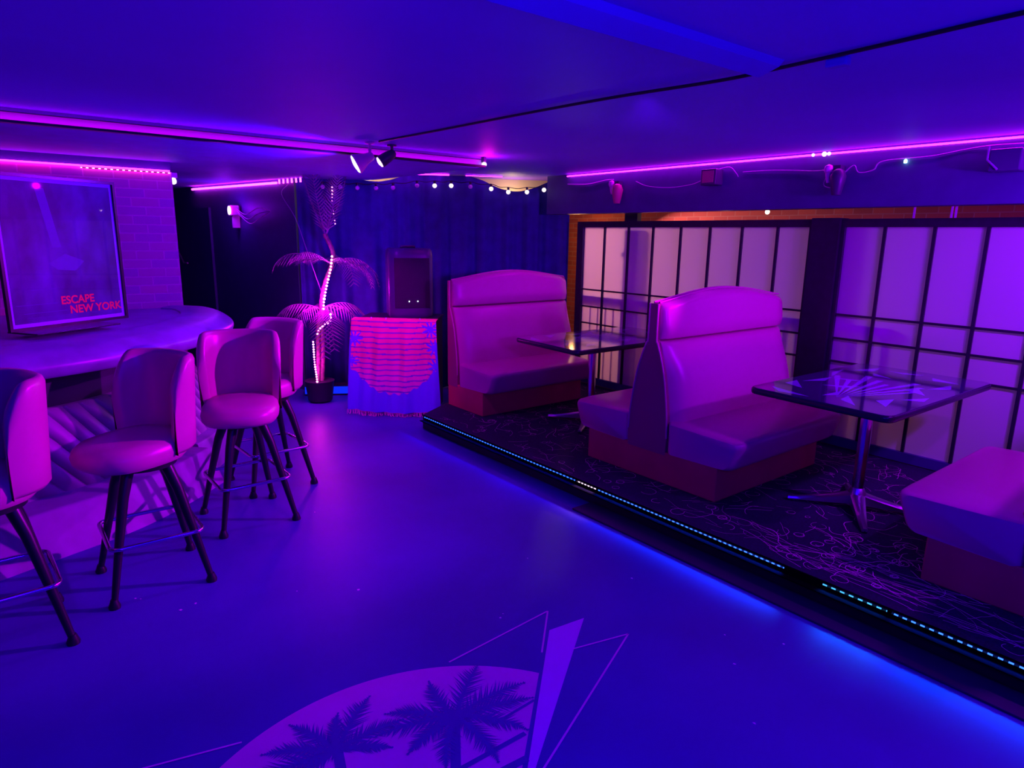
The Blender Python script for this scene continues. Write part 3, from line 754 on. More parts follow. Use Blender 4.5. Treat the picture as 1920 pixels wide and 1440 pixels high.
obj('small_print_lines', b, M['poster_line'], pr)
b = bmn()
v = [b.verts.new(p) for p in ((0.27, -0.001, 0.86), (0.33, -0.001, 0.86), (0.40, -0.001, 0.50), (0.34, -0.001, 0.50))]; b.faces.new(v)
v = [b.verts.new(p) for p in ((0.30, -0.001, 0.40), (0.42, -0.001, 0.46), (0.55, -0.001, 0.41), (0.48, -0.001, 0.35), (0.36, -0.001, 0.36))]; b.faces.new(v)
obj('pale_beam_shapes', b, M['poster_line'], pr)
b = bmn(); box(b, fwid, PW-fwid, -0.006, -0.004, fwid, PH-fwid); obj('glazing', b, M['glass'], po_)
b = bmn(); bbox(b, 0.02, 0.60, -0.20, 0.05, -0.010, 0.0, 0.003); obj('base_board', b, M['poster_frame'], po_)
b = bmn(); tube(b, [(0.3, 0.012, 0.6), (0.3, 0.30, -0.02)], 0.012, 8); tube(b, [(0.55, 0.012, 0.6), (0.55, 0.30, -0.02)], 0.012, 8); obj('easel_strut', b, M['poster_frame'], po_, True)

# ------------------------------------------------------------------ floor mural (paint)
mu = empty('floor_mural', (0.87, 1.31, 0), label='pink sun with palms and triangles painted on the floor', cat='floor painting')
ML = Vector((-0.87, -1.31, 0))
def flat(name, polys, z, m):
    b = bmn()
    for P in polys: b.faces.new([b.verts.new((x, y, z)) for x, y in P])
    return obj(name, b, m, mu, loc=ML)
Rm = 0.882
circ = [Vector((0.87+Rm*math.cos(2*PI*k/180), 1.31+Rm*math.sin(2*PI*k/180))) for k in range(180)]
ta = Vector((1.837, 2.006)); td = (Vector((1.10, 1.31))-ta).normalized()
disc = [tuple(p) for p in circ if (td.x*(p.y-ta.y)-td.y*(p.x-ta.x)) < 0]
flat('sun_disc', [disc], 0.0010, M['mural_sun'])
def stroke(a, c, w):
    a, c = Vector(a), Vector(c); n = (c-a); n = Vector((-n.y, n.x)).normalized()*w/2
    return [tuple(a+n), tuple(c+n), tuple(c-n), tuple(a-n)]
AP1 = (1.936, 2.130); FB = (1.20, 1.405)
flat('outline', [stroke((-0.2, 2.333), (0.52, 2.145), 0.008)], 0.0018, M['mural_line'])
flat('triangle_outline', [stroke((1.345, 2.085), AP1, 0.008), stroke(AP1, (1.70, 1.90), 0.008)], 0.0018, M['mural_line'])
flat('triangle_outline', [stroke((1.827, 1.838), (2.104, 1.769), 0.008), stroke((2.104, 1.769), (1.10, 1.33), 0.008)], 0.0018, M['mural_line'])
flat('violet_triangle', [[(1.837, 2.006), (1.10, 1.31), (2.034, 1.983)]], 0.0014, M['mural_tri'])
def palm_poly(c, trunk_to, arms, w):
    b = bmn(); zz = [0.0022]
    def nz():
        zz[0] += 0.0000015; return zz[0]
    c = Vector(c); tt = Vector(trunk_to)
    P = stroke(c, tt, w); z = nz(); b.faces.new([b.verts.new((x, y, z)) for x, y in P])
    rr = random.Random(5)
    for (ex, ey, sag) in arms:
        e = Vector((ex, ey)); mid = (c+e)/2; d = (e-c); n = Vector((-d.y, d.x)).normalized(); ctrl = mid + n*sag*d.length
        pts = [c*(1-t)**2 + ctrl*2*t*(1-t) + e*t*t for t in [i/26 for i in range(27)]]
        for i in range(26):
            q = stroke(pts[i], pts[i+1], 0.018*(1-i/30)); z = nz(); b.faces.new([b.verts.new((x, y, z)) for x, y in q])
            t_ = (pts[i+1]-pts[i]).normalized(); nn = Vector((-t_.y, t_.x)); ll = d.length*(0.21*math.sin(PI*min(1, 0.15+i/28))+0.03)
            for s in (-1, 1):
                tip = pts[i] + nn*s*ll*rr.uniform(0.6, 1) + t_*ll*0.75
                q = [pts[i]-t_*0.004, pts[i]+t_*0.008, tip]; z = nz(); b.faces.new([b.verts.new((x, y, z)) for x, y in [tuple(v) for v in q]])
    return b
b = palm_poly((1.185, 1.795), (0.86, 1.30), [(1.445, 2.005, 0.06), (1.215, 2.035, 0.1), (1.52, 1.79, 0.12), (1.49, 1.70, 0.1), (1.36, 1.575, 0.2), (0.98, 1.97, -0.12), (0.90, 1.885, -0.12), (0.95, 1.74, -0.15), (1.18, 1.52, 0.15), (1.02, 1.60, -0.1)], 0.035)
obj('palm_silhouette', b, M['mural_dark'], mu, loc=ML)
b = palm_poly((0.77, 1.905), (0.62, 1.40), [(0.99, 2.095, 0.08), (0.68, 2.13, -0.08), (0.55, 2.045, -0.1), (0.45, 1.92, -0.12), (0.93, 1.80, 0.15), (1.03, 1.90, 0.12), (0.52, 1.80, -0.2), (0.85, 2.08, 0.1)], 0.035)
obj('palm_silhouette', b, M['mural_dark'], mu, loc=ML)
flat('sun_stripes', [stroke((1.48, 1.69), (1.27, 1.68), 0.012), stroke((1.34, 1.575), (1.05, 1.58), 0.02), stroke((1.27, 1.48), (1.0, 1.5), 0.03), stroke((1.2, 1.38), (0.1, 1.38), 0.04)], 0.0020, M['mural_dark'])
b = bmn(); rr = random.Random(9)
bits = [(0.40, 3.42), (0.42, 3.40), (1.05, 3.02), (1.30, 2.85), (1.72, 2.22), (1.75, 2.24), (0.55, 3.18), (0.62, 3.2), (2.45, 1.5), (2.3, 1.35), (2.05, 1.1), (1.9, 0.75), (1.85, 0.8), (2.5, 2.1), (2.6, 1.3), (1.5, 3.9), (2.2, 2.6)]
for x, y in bits:
    r = rr.uniform(0.004, 0.011); a = rr.uniform(0, 6)
    b.faces.new([b.verts.new((x+r*math.cos(a+q)*k, y+r*math.sin(a+q), 0.0015)) for q, k in ((0, 1), (1.8, 0.6), (3.4, 1), (4.9, 0.7))])
o = obj('paper_litter', b, M['confetti']); tag(o, 'tiny pale paper bits scattered over the floor', 'litter', kind='stuff')

# ------------------------------------------------------------------ draped box and speaker
F0 = Vector((2.79, 5.98)); F1 = Vector((3.375, 5.455)); bu = (F1-F0).normalized(); bn = Vector((-bu.y, bu.x)); BW = (F1-F0).length; BD = 0.58; BH = 0.945
bang = math.atan2(bu.y, bu.x)
bx = empty('stage_cabinet', (F0.x, F0.y, 0), bang, label='dark cabinet under the printed towel and loudspeaker', cat='cabinet')
b = bmn(); bbox(b, 0.02, BW-0.02, 0.02, BD, 0.0, BH-0.012, 0.006); obj('body', b, M['black_wood'], bx)
b = bmn(); bbox(b, 0.0+0.005, BW-0.005, 0.014, BD+0.02, BH-0.012, BH-0.001, 0.003); obj('top_board', b, M['black_wood'], bx)
# towel: grid over the front edge
tw = empty('printed_towel', (F0.x, F0.y, 0), bang, label='pink and blue striped sun print towel draped over the cabinet', cat='towel')
b = bmn(); NU, NV = 150, 170; top_d = 0.09; drop = 0.885; grid = []
for j in range(NV+1):
    s = (top_d+drop)*j/NV; row = []
    for i in range(NU+1):
        u = i/NU; wave = 0.010*math.sin(u*19+s*3)+0.007*math.sin(u*41+1.3*s)
        x = -0.02 + (BW+0.04)*u
        if s < top_d: y = top_d - s; z = BH + 0.006 + 0.002*math.sin(u*30)*(s/top_d)
        else:
            q = s-top_d; y = -0.022 - 0.022*min(1, q/0.2) - wave*min(1, q/0.3)*1.6 - 0.03*(q/drop)
            z = BH + 0.004 - q - 0.03*math.sin(PI*u)*(q/drop)**2
            x += (u-0.5)*0.10*(q/drop)
        if abs(s-top_d) < 0.03: z -= 0.004*(1-abs(s-top_d)/0.03)
        row.append(b.verts.new((x, y, z)))
    grid.append(row)
for j in range(NV):
    for i in range(NU): b.faces.new((grid[j][i], grid[j][i+1], grid[j+1][i+1], grid[j+1][i]))
me = bpy.data.meshes.new('cloth'); b.to_mesh(me); b.free()
ca = me.color_attributes.new('pattern', 'FLOAT_COLOR', 'POINT')
def towel_col(u, s):
    pink = (1.0, 0.03, 0.30); blue = (0.16, 0.10, 0.85); dark = (0.16, 0.03, 0.50); pl = (0.85, 0.04, 0.60)
    v = s/(top_d+drop); x = (u-0.5)
    bound = 0.82 - 1.1*x*x
    c = pink if v < 0.45 else tuple(a*(1-(v-0.45)/0.4)+d*((v-0.45)/0.4) for a, d in zip(pink, pl))
    if v > bound + 0.012*math.sin(u*60): c = blue
    else:
        st = (v - 0.25)/0.052 - 0.35*math.cos(x*3)
        if v > 0.10:
            fr = st % 1.0; wid = 0.24
            if fr < wid: c = dark
    # printed palm leaves at the corners
    for (cx, cv, r) in ((0.05, 0.28, 0.10), (0.93, 0.18, 0.11), (0.97, 0.36, 0.11), (0.98, 0.54, 0.11), (0.03, 0.50, 0.08)):
        a = math.atan2(v-cv, u-cx); rr_ = r*(0.65+0.35*math.cos(a*9)); 
        if math.hypot((u-cx), (v-cv)*1.25) < rr_ and v > 0.1: c = blue
    if u < 0.025 or u > 0.975: c = blue if v > 0.3 else c
    return c
for j in range(NV+1):
    for i in range(NU+1):
        c = towel_col(i/NU, (top_d+drop)*j/NV); ca.data[j*(NU+1)+i].color = (*c, 1)
for p in me.polygons: p.use_smooth = True
me.materials.append(M['towel']); o = bpy.data.objects.new('cloth', me); COL.objects.link(o); o.parent = tw
so = o.modifiers.new('thick', 'SOLIDIFY'); so.thickness = 0.003
b = bmn(); rr = random.Random(4)
for i in range(90):
    u = i/89; x = -0.02+(BW+0.04)*u + (u-0.5)*0.10; z = BH+0.004-drop-0.03*math.sin(PI*u); y = -0.078 - (0.010*math.sin(u*19+1.085*3)+0.007*math.sin(u*41+1.41))*1.6
    tube(b, [(x, y, z+0.004), (x+rr.uniform(-.006, .006), y+rr.uniform(-.006, .006), max(0.004, z-0.025)), (x+rr.uniform(-.01, .01), y+rr.uniform(-.01, .0), max(0.003, z-0.045))], 0.0025, 5)
obj('fringe', b, M['mural_line'], tw, label='pale pink fringe')
for u, y in ((0.22, 0.03), (0.40, 0.012), (0.80, 0.014)):
    b = bmn(); lathe(b, [(0.004, 0), (0.010, 0.006), (0.008, 0.016), (0.002, 0.02)], 10, (-0.02+(BW+0.04)*u, y, BH+0.002))
    obj('push_pin', b, M['clear_bulb'], tw, True)
# loudspeaker
spk = empty('loudspeaker', (F0.x+bu.x*0.46+bn.x*0.36, F0.y+bu.y*0.46+bn.y*0.36, BH), bang+0.42, label='black loudspeaker on top of the towel draped cabinet', cat='loudspeaker')
b = bmn()
P = rpoly([(-0.225, -0.14), (-0.16, -0.19), (0.16, -0.19), (0.225, -0.14), (0.20, 0.17), (-0.20, 0.17)], [0.03, 0.05, 0.05, 0.03, 0.05, 0.05], 4)
secs = []
for z, k in ((0.0, 0.93), (0.015, 0.97), (0.04, 1.0), (0.60, 1.0), (0.655, 0.97), (0.675, 0.90)): secs.append([(x*k, y*k, z) for x, y in P])
loft(b, secs); obj('shell', b, M['speaker_side'], spk, 40)
b = bmn(); secs = []
Pg = rpoly([(-0.175, -0.188), (-0.13, -0.197), (0.13, -0.197), (0.175, -0.188), (0.17, -0.17), (-0.17, -0.17)], 0.004, 2)
for z in (0.10, 0.585): secs.append([(x, y, z) for x, y in Pg])
loft(b, secs); obj('grille', b, M['grille'], spk)
b = bmn(); tube(b, [(-0.07, 0, 0.665), (-0.07, 0, 0.69), (0.07, 0, 0.69), (0.07, 0, 0.665)], 0.012, 8); obj('carry_handle', b, M['speaker'], spk, True)
for dx in (-0.035, 0.05):
    b = bmn(); lathe(b, [(0.002, -0.006), (0.006, -0.003), (0.006, 0.003), (0.002, 0.006)], 8, (dx, -0.200, 0.165)); obj('indicator_light', b, M['speaker_dot'], spk, True)

# ------------------------------------------------------------------ stage curtain
def curtain_top(s):
    z = 2.392
    for c, w, d in ((2.36, 0.52, 0.150), (0.82, 0.42, 0.085)):
        if abs(s-c) < w: z -= d*math.cos(PI/2*(s-c)/w)**1.5
    return z
b = bmn(); Ls = (C1-C0).length; NS = 360; secs = []
rr = random.Random(21)
for i in range(NS+1):
    s = Ls*i/NS
    fold = 0.030*math.sin(s*21+1.6*math.sin(s*3.1))+0.016*math.sin(s*47+2*math.sin(s*5))
    p = C0 + cu*s; zt = curtain_top(s); row = []
    for k, t in enumerate((0.0, 0.3, 0.7, 0.93, 1.0)):
        z = 0.02 + (zt-0.02)*t; q = p + cn*(fold*(1.15-0.5*t)); row.append((q.x, q.y, z))
    secs.append(row)
loft(b, secs, closed_ring=False)
cur = obj('stage_curtain', b, M['curtain'], None, True); tag(cur, 'black folded curtain hanging across the stage corner', 'curtain')
so = cur.modifiers.new('thick', 'SOLIDIFY'); so.thickness = 0.004
# pink strip at the foot of the ceiling above the curtain
b = bmn(); a = C0 - cn*0.10 + cu*0.80; c = C0 - cn*0.10 + cu*1.62
tube(b, [(a.x, a.y, 2.386), (c.x, c.y, 2.388)], 0.007, 8)
o = obj('light_strip', b, M['led_pink']); tag(o, 'short pink light strip on the ceiling above the stage curtain', 'light strip')
b = bmn(); a = C0 - cn*0.10 + cu*1.8; c = C0 - cn*0.10 + cu*2.2
tube(b, [(a.x, a.y, 2.386), (c.x, c.y, 2.386)], 0.004, 8)
o = obj('light_strip', b, M['led_pink']); tag(o, 'faint thin pink strip on the ceiling nearer the booths', 'light strip')
# globe string lights
bp_ = [(2.95,6.97,2.232),(3.107,6.88,2.231),(3.261,6.793,2.23),(3.43,6.697,2.23),(3.586,6.608,2.24),(3.808,6.482,2.269),(3.972,6.389,2.273),(4.127,6.301,2.278),(4.308,6.197,2.273),(4.507,6.085,2.256),(4.672,5.991,2.227),(4.853,5.888,2.232),(5.019,5.793,2.26)]
lit = {6, 7, 9, 10, 11, 12}
sl = empty('string_lights', (3.95, 6.4, 2.25), label='string of small globe bulbs along the top of the curtain', cat='string lights')
L = Vector((-3.95, -6.4, -2.25))
b = bmn(); wp = []
for k, p in enumerate(bp_):
    wp.append((p[0], p[1], p[2]+0.05)); 
    if k < len(bp_)-1: q = bp_[k+1]; wp.append(((p[0]+q[0])/2, (p[1]+q[1])/2, (p[2]+q[2])/2+0.035))
tube(b, catmull(wp, 4), 0.004, 6); obj('wire', b, M['black'], sl, True, loc=L)
for k, p in enumerate(bp_):
    b = bmn(); lathe(b, [(0.012, 0.018), (0.014, 0.05)], 10, p); sk = obj('socket', b, M['black'], sl, True, loc=L)
    b = bmn(); lathe(b, [(0.003, -0.024), (0.014, -0.020), (0.022, -0.010), (0.0245, 0.0), (0.021, 0.011), (0.012, 0.02)], 14, p); obj('bulb', b, M['bulb_on'] if k in lit else M['clear_bulb'], sk, True, label='glowing globe bulb' if k in lit else 'unlit globe bulb')

# ------------------------------------------------------------------ palm tree with fairy lights
pal = empty('palm_tree', (2.69, 6.66, 0), label='potted artificial palm wrapped in pink lights beside the passage', cat='palm tree')
b = bmn(); lathe(b, [(0.10, 0.0), (0.125, 0.02), (0.15, 0.21), (0.155, 0.23), (0.13, 0.225)], 24); obj('pot', b, M['pot'], pal, True)
tp = catmull([(0.02, 0, 0.2), (0.05, 0, 0.6), (0.05, 0.0, 0.95), (0.10, 0.0, 1.22), (0.22, 0.02, 1.52), (0.14, 0.03, 1.75)], 8)
b = bmn(); tube(b, tp, [0.028+0.004*(i % 2)-0.0002*i for i in range(len(tp))], 12); obj('trunk', b, M['trunk'], pal, True)
tp2 = catmull([(-0.03, -0.02, 0.2), (-0.01, -0.02, 0.5), (0.0, -0.02, 0.80), (0.03, -0.02, 0.92)], 6)
b = bmn(); tube(b, tp2, 0.022, 10); obj('trunk', b, M['trunk'], pal, True)
def frond(base, az, ln, rise, droop, leaf, nl=19, w=0.007, hang=0.8):
    b = bmn(); pts = []
    for i in range(nl+1):
        t = i/nl; r = ln*math.sin(t*1.35)/math.sin(1.35)*0.9; z = rise*t*ln*1.6 - droop*ln*t*t*1.5
        pts.append(Vector(base)+Vector((math.cos(az)*r, math.sin(az)*r, z)))
    tube(b, pts, [0.006*(1-0.8*i/nl) for i in range(nl+1)], 6)
    rr = random.Random(int(az*100)+int(ln*1000))
    for i in range(2, nl+1):
        t = i/nl; d = (pts[i]-pts[i-1]).normalized(); side = d.cross(Vector((0, 0, 1))).normalized()
        if side.length < 0.1: side = Vector((1, 0, 0))
        upv = side.cross(d); ll = leaf*(0.35+0.65*math.sin(PI*min(1, 0.15+t*0.85)))*rr.uniform(0.85, 1.1)
        for s in (-1, 1):
            tip = pts[i] + (side*s*0.8 + d*0.55 + Vector((0, 0, -hang*(1-abs(d.z))))).normalized()*ll*1.15
            m_ = pts[i].lerp(tip, 0.45) + upv*0.006
            q = d*w
            v = [b.verts.new(x) for x in (pts[i]-q, m_-q*0.9, tip, m_+q*0.9, pts[i]+q)]
            b.faces.new((v[0], v[1], v[3], v[4])); b.faces.new((v[1], v[2], v[3]))
    obj('frond', b, M['frond'], pal)
D = math.radians
top = (0.15, 0.03, 1.72); mid = (0.18, 0.02, 1.45); low = (0.05, 0.0, 0.98)
for az, ln, ri, dr in ((150, 0.24, 2.0, 0.15), (205, 0.17, 2.6, 0.12), (-20, 0.26, 1.8, 0.25), (-70, 0.24, 1.9, 0.25), (40, 0.24, 1.8, 0.3)): frond(top, D(az), ln, ri, dr, 0.15, nl=22, hang=0.1)
for az, ln, ri, dr in ((160, 0.62, 0.45, 0.55), (205, 0.55, 0.5, 0.5), (-35, 0.55, 0.40, 0.7), (-5, 0.50, 0.35, 0.7), (-80, 0.45, 0.5, 0.8), (50, 0.32, 0.6, 0.6), (125, 0.36, 0.6, 0.6)): frond(mid, D(az), ln, ri, dr, 0.20)
for az, ln, ri, dr in ((165, 0.50, 0.40, 0.6), (200, 0.45, 0.30, 0.75), (-15, 0.55, 0.45, 0.75), (-50, 0.55, 0.4, 0.9), (-95, 0.42, 0.4, 1.0), (80, 0.25, 0.5, 0.6), (250, 0.42, 0.3, 1.0)): frond(low, D(az), ln, ri, dr, 0.19)
def dots(name, path, n, label, r=0.010, wrap=None, m='led_dot'):
    t = empty(name, path[0], label=label, cat='string lights'); o0 = Vector(path[0])
    P = catmull(path, 10); Lt = [0]
    for a, c in zip(P, P[1:]): Lt.append(Lt[-1]+(c-a).length)
    b = bmn(); w = bmn(); wpts = []
    for k in range(n):
        s = Lt[-1]*k/(n-1); i = max(j for j in range(len(Lt)) if Lt[j] <= s+1e-9); i = min(i, len(P)-2)
        q = P[i].lerp(P[i+1], (s-Lt[i])/max(1e-6, Lt[i+1]-Lt[i]))
        if wrap: q = q + Vector((math.cos(k*1.15), math.sin(k*1.15), 0))*wrap
        wpts.append(q-o0); bmesh.ops.create_icosphere(b, subdivisions=1, radius=r*random.uniform(0.8, 1.2), matrix=Matrix.Translation(q-o0))
    tube(w, wpts, 0.0025, 5); obj('wire', w, M['wire'], t); obj('bulbs', b, M[m], t, True)
dots('fairy_lights', [(2.86, 6.60, 1.52), (2.84, 6.60, 1.40), (2.79, 6.59, 1.24), (2.75, 6.59, 1.08), (2.74, 6.59, 0.99)], 17, 'pink fairy lights wound up the upper palm trunk', 0.013)
dots('fairy_lights', [(2.80, 6.56, 0.93), (2.79, 6.55, 0.87), (2.73, 6.55, 0.83), (2.68, 6.55, 0.80), (2.65, 6.56, 0.74)], 9, 'short pink fairy light loop at the fork of the palm', 0.012)
dots('fairy_lights', [(2.60, 6.56, 0.66), (2.605, 6.56, 0.45), (2.62, 6.56, 0.28), (2.625, 6.56, 0.16)], 20, 'vertical pink fairy light strand hanging left of the palm pot', 0.010)
dots('fairy_lights', [(2.98, 6.80, 2.22), (2.97, 6.78, 2.02), (2.98, 6.76, 1.85)], 12, 'faint fairy lights hanging from the ceiling through the top fronds', 0.006)
t = empty('stage_riser', (2.75, 6.95, 0), label='low black riser with glowing blue front behind the palm pot', cat='stage')
L = Vector((-2.75, -6.95, 0)); r0 = C0 - cn*0.24 + cu*0.02; r1 = C0 - cn*0.24 + cu*0.75; r2 = r0 + cn*0.12; r3 = r1 + cn*0.12
b = bmn(); prism(b, [tuple(r0), tuple(r1), tuple(r3), tuple(r2)], 0, 0.12); obj('body', b, M['black_wood'], t, loc=L)
b = bmn(); e0 = r0-cn*0.006; e1 = r1-cn*0.006; loft(b, [[(e.x, e.y, 0.02), (e.x, e.y, 0.10), (e.x+cn.x*0.004, e.y+cn.y*0.004, 0.10), (e.x+cn.x*0.004, e.y+cn.y*0.004, 0.02)] for e in (e0, e1)]); obj('blue_glow_panel', b, M['riser_glow'], t, loc=L)  # glowing panel stands in for blue light on the riser front

# ------------------------------------------------------------------ passage: light strip, lamp and wires
t = empty('light_strip', (2.5, 8.4, 2.285), label='thick pink light strip along the top of the passage wall', cat='light strip')
L = Vector((-2.5, -8.4, -2.285)); a = W0 + wu*0.30 - wn*0.03; c = W0 + wu*2.42 - wn*0.03
b = bmn(); tube(b, [(a.x, a.y, 2.283), (c.x, c.y, 2.283)], 0.012, 8); obj('tube', b, M['led_pink_hot'], t, True, loc=L)
b = bmn()
for k in range(6):
    p = W0 - wu*(-0.24+0.085*k) - wn*0.03
    tube(b, [(p.x, p.y, 2.272), (p.x, p.y, 2.316)], 0.009, 6)
obj('coils', b, M['led_pink_hot'], t, True, loc=L)
t = empty('corner_lamp', (1.40, 6.47, 2.17), label='small whitish lamp at the upper corner of the brick pier', cat='lamp')
b = bmn(); lathe(b, [(0.004, -0.03), (0.022, -0.02), (0.026, 0.0), (0.02, 0.02), (0.004, 0.028)], 12); obj('bulb', b, M['lens_white'], t, True)
b = bmn(); box(b, -0.026, 0.03, -0.02, 0.02, 0.026, 0.066); obj('bracket', b, M['lamp_shell'], t)
t = empty('wall_floodlight', (2.50, 8.50, 2.0), label='lit white floodlight with loose wires on the passage wall', cat='lamp')
b = bmn(); bbox(b, -0.08, 0.02, -0.075, 0.075, -0.06, 0.06, 0.015); obj('housing', b, M['white_plastic'], t)
b = bmn(); box(b, -0.05, 0.03, -0.02, 0.02, -0.20, -0.06); obj('bracket', b, M['white_plastic'], t)
b = bmn(); lathe(b, [(0.05, 0.0), (0.052, 0.012), (0.02, 0.02)], 16); bmesh.ops.transform(b, matrix=Matrix.Translation((-0.08, -0.02, 0)) @ Matrix.Rotation(-PI/2, 4, 'Y'), verts=b.verts[:]); obj('lens', b, M['lens_white'], t, True)
b = bmn()
for k in range(3):
    pts = [(-0.02, -0.08, 0.02-0.02*k), (0.0+0.02*k, -0.35, -0.05-0.05*k), (0.06, -0.62, 0.02-0.06*k), (0.10, -0.9, -0.02)]
    tube(b, catmull(pts, 6), 0.005, 6)
obj('loose_wire', b, M['wire'], t, True)
b = bmn(); tube(b, catmull([(2.705, 7.30, 2.26), (2.62, 7.28, 2.15), (2.65, 7.0, 1.9), (2.70, 6.8, 1.5), (2.78, 6.72, 1.15)], 6), 0.004, 6)
o = obj('hanging_cord', b, M['wire'], None, True); tag(o, 'thin pale cord hanging from the ceiling down into the palm', 'cord')

# ------------------------------------------------------------------ stage spotlights under the beam
def spot_fixture(name, loc, direction, m_shell, m_lens, label, r=0.075, ln=0.13):
    t = empty(name, loc, label=label, cat='spotlight')
    d = Vector(direction).normalized(); R = d.to_track_quat('Z', 'Y').to_matrix().to_4x4()
    b = bmn(); lathe(b, [(0.018, -ln), (0.03, -ln*0.9), (0.04, -ln*0.55), (r, 0.0), (r*0.93, 0.004)], 20, cap=True); bmesh.ops.transform(b, matrix=R, verts=b.verts[:]); obj('shade', b, m_shell, t, True)
    b = bmn(); lathe(b, [(r*0.9, 0.003), (r*0.8, 0.012), (r*0.3, 0.020), (0.003, 0.022)], 20); bmesh.ops.transform(b, matrix=R, verts=b.verts[:]); obj('lens', b, m_lens, t, True)
    tail = R @ Vector((0, 0, -ln*0.8))
    b = bmn(); tube(b, [tuple(tail), (tail.x, tail.y, ZC-loc[2]-0.003)], 0.011, 8); lathe(b, [(0.035, 0), (0.035, 0.012)], 14, (tail.x, tail.y, ZC-loc[2]-0.013)); obj('stem', b, m_shell, t, True)
    return t
spot_fixture('stage_spotlight', (2.235, 4.66, 2.245), (-0.62, 0.25, -0.36), M['lamp_shell'], M['lens_blue'], 'pink lit spotlight under the beam with a bright bluish lens', 0.075, 0.14)
spot_fixture('stage_spotlight', (2.43, 4.66, 2.275), (-0.55, 0.2, -0.40), M['lamp_dark'], M['lens_pink'], 'darker spotlight to the right under the same beam, pink lens', 0.045, 0.13)

# ------------------------------------------------------------------ light strip, devices and wires on the right fascia
t = empty('light_strip', (5.0, 2.5, 2.38), label='long pink light strip along the ceiling above the windows', cat='light strip')
b = bmn(); tube(b, [(5.0, y, 2.380) for y in (-0.5, 1.0, 2.5, 4.0, 5.40)], 0.0065, 8); obj('tube', b, M['led_pink'], t, True, loc=(-5.0, -2.5, -2.38))
for y, s in ((2.70, 0.9), (2.615, 1.3), (2.58, 1.0)):
    b = bmn(); bmesh.ops.create_icosphere(b, subdivisions=2, radius=0.014*s, matrix=Matrix.Translation((4.985, y, 2.378)))
    obj('hot_spot', b, M['lens_pink'], t, True, loc=(-5.0, -2.5, -2.38))
def wall_spot(loc, m1, m2, label, scale=1.0):
    t = empty('wall_spotlight', loc, label=label, cat='stage light')
    b = bmn(); lathe(b, [(0.004, -0.034), (0.026, -0.024), (0.034, 0), (0.026, 0.024), (0.004, 0.034)], 16, (0.0, 0.055, 0.075)); obj('swivel_ball', b, m1, t, True)
    b = bmn(); tube(b, [(0, 0.055, 0.05), (0.0, 0.05, -0.02)], [0.022, 0.012], 10); obj('arm', b, m1, t, True)
    b = bmn(); lathe(b, [(0.030, -0.10), (0.034, -0.09), (0.048, -0.02), (0.056, 0.03), (0.04, 0.07), (0.015, 0.085)], 18, (0, -0.02, -0.01)); obj('head', b, m2, t, True)
    b = bmn(); box(b, 0.0, 0.062, -0.03, 0.03, 0.06, 0.10); obj('wall_plate', b, M['lamp_dark'], t)
    return t
wall_spot((4.958, 4.655, 2.19), M['lamp_shell'], M['lamp_red'], 'reddish stage light with swivel ball on the fascia, nearest the curtain')
wall_spot((4.958, 2.50, 2.19), M['lamp_shell'], M['lamp_dark'], 'bluish stage light with swivel ball on the fascia above the thick post')
t = empty('spot_projector', (4.96, 3.565, 2.265), label='small boxy projector on the fascia between the two swivel lights', cat='projector')
b = bmn(); bbox(b, -0.05, 0.06, -0.075, 0.075, -0.065, 0.065, 0.008); obj('housing', b, M['lamp_dark'], t)
b = bmn(); box(b, -0.055, -0.05, -0.055, 0.055, -0.045, 0.05); obj('front_glass', b, M['lamp_red'], t)
t = empty('wall_speaker', (4.95, 1.45, 2.25), label='boxy bracketed unit high on the fascia at the right edge', cat='box')
b = bmn(); bbox(b, -0.06, 0.07, -0.085, 0.085, -0.07, 0.06, 0.01); obj('housing', b, M['speaker_side'], t)
b = bmn(); tube(b, [(-0.06, 0.09, 0.08), (-0.06, 0.09, 0.0), (-0.065, 0.03, -0.06)], 0.006, 6); obj('bracket', b, M['wire'], t, True)
b = bmn(); lathe(b, [(0.010, -0.012), (0.010, 0.006), (0.002, 0.014)], 10, (5.008, 2.055, 2.289)); o = obj('indicator_lamp', b, M['green_dot'], None, True); tag(o, 'tiny greenish white indicator light on the fascia', 'indicator light')
def wire(pts, label, r=0.004):
    b = bmn(); tube(b, catmull(pts, 8), r, 6); o = obj('loose_cord', b, M['wire'], None, True); tag(o, label, 'wire')
wire([(5.01, 4.45, 2.28), (5.005, 4.30, 2.23), (5.005, 4.05, 2.205), (5.005, 3.8, 2.22), (4.99, 3.66, 2.255)], 'pale wire sagging between the reddish light and the projector')
wire([(4.99, 3.52, 2.33), (5.0, 3.42, 2.34), (5.005, 3.36, 2.29), (5.01, 3.34, 2.26)], 'short wire curling out of the small projector')
wire([(5.01, 3.30, 2.295), (5.008, 3.0, 2.29), (5.008, 2.7, 2.265), (4.99, 2.58, 2.255), (5.0, 2.60, 2.16), (4.98, 2.52, 2.13)], 'pale wire looping left of the bluish stage light')
wire([(5.005, 2.48, 2.22), (5.008, 2.40, 2.285), (5.01, 2.36, 2.235), (5.01, 2.26, 2.245), (5.01, 2.2, 2.30), (5.01, 1.9, 2.31), (5.01, 1.7, 2.335), (5.0, 1.55, 2.345), (5.0, 1.3, 2.34)], 'zigzag wire running right from the bluish stage light')
wire([(5.01, 5.4, 2.30), (5.008, 5.1, 2.285), (5.008, 4.85, 2.31), (4.99, 4.72, 2.31)], 'wire running from the curtain corner to the reddish light', 0.006)
b = bmn(); bmesh.ops.create_icosphere(b, subdivisions=2, radius=0.022, matrix=Matrix.Translation((6.3, 3.83, 2.03))); o = obj('hall_glint', b, M['warm_dot'], None, True); tag(o, 'small glowing ball put in for a glint in the slot above the left screen', 'bulb')  # glowing ball put in for a reflected glint; no bulb hangs there

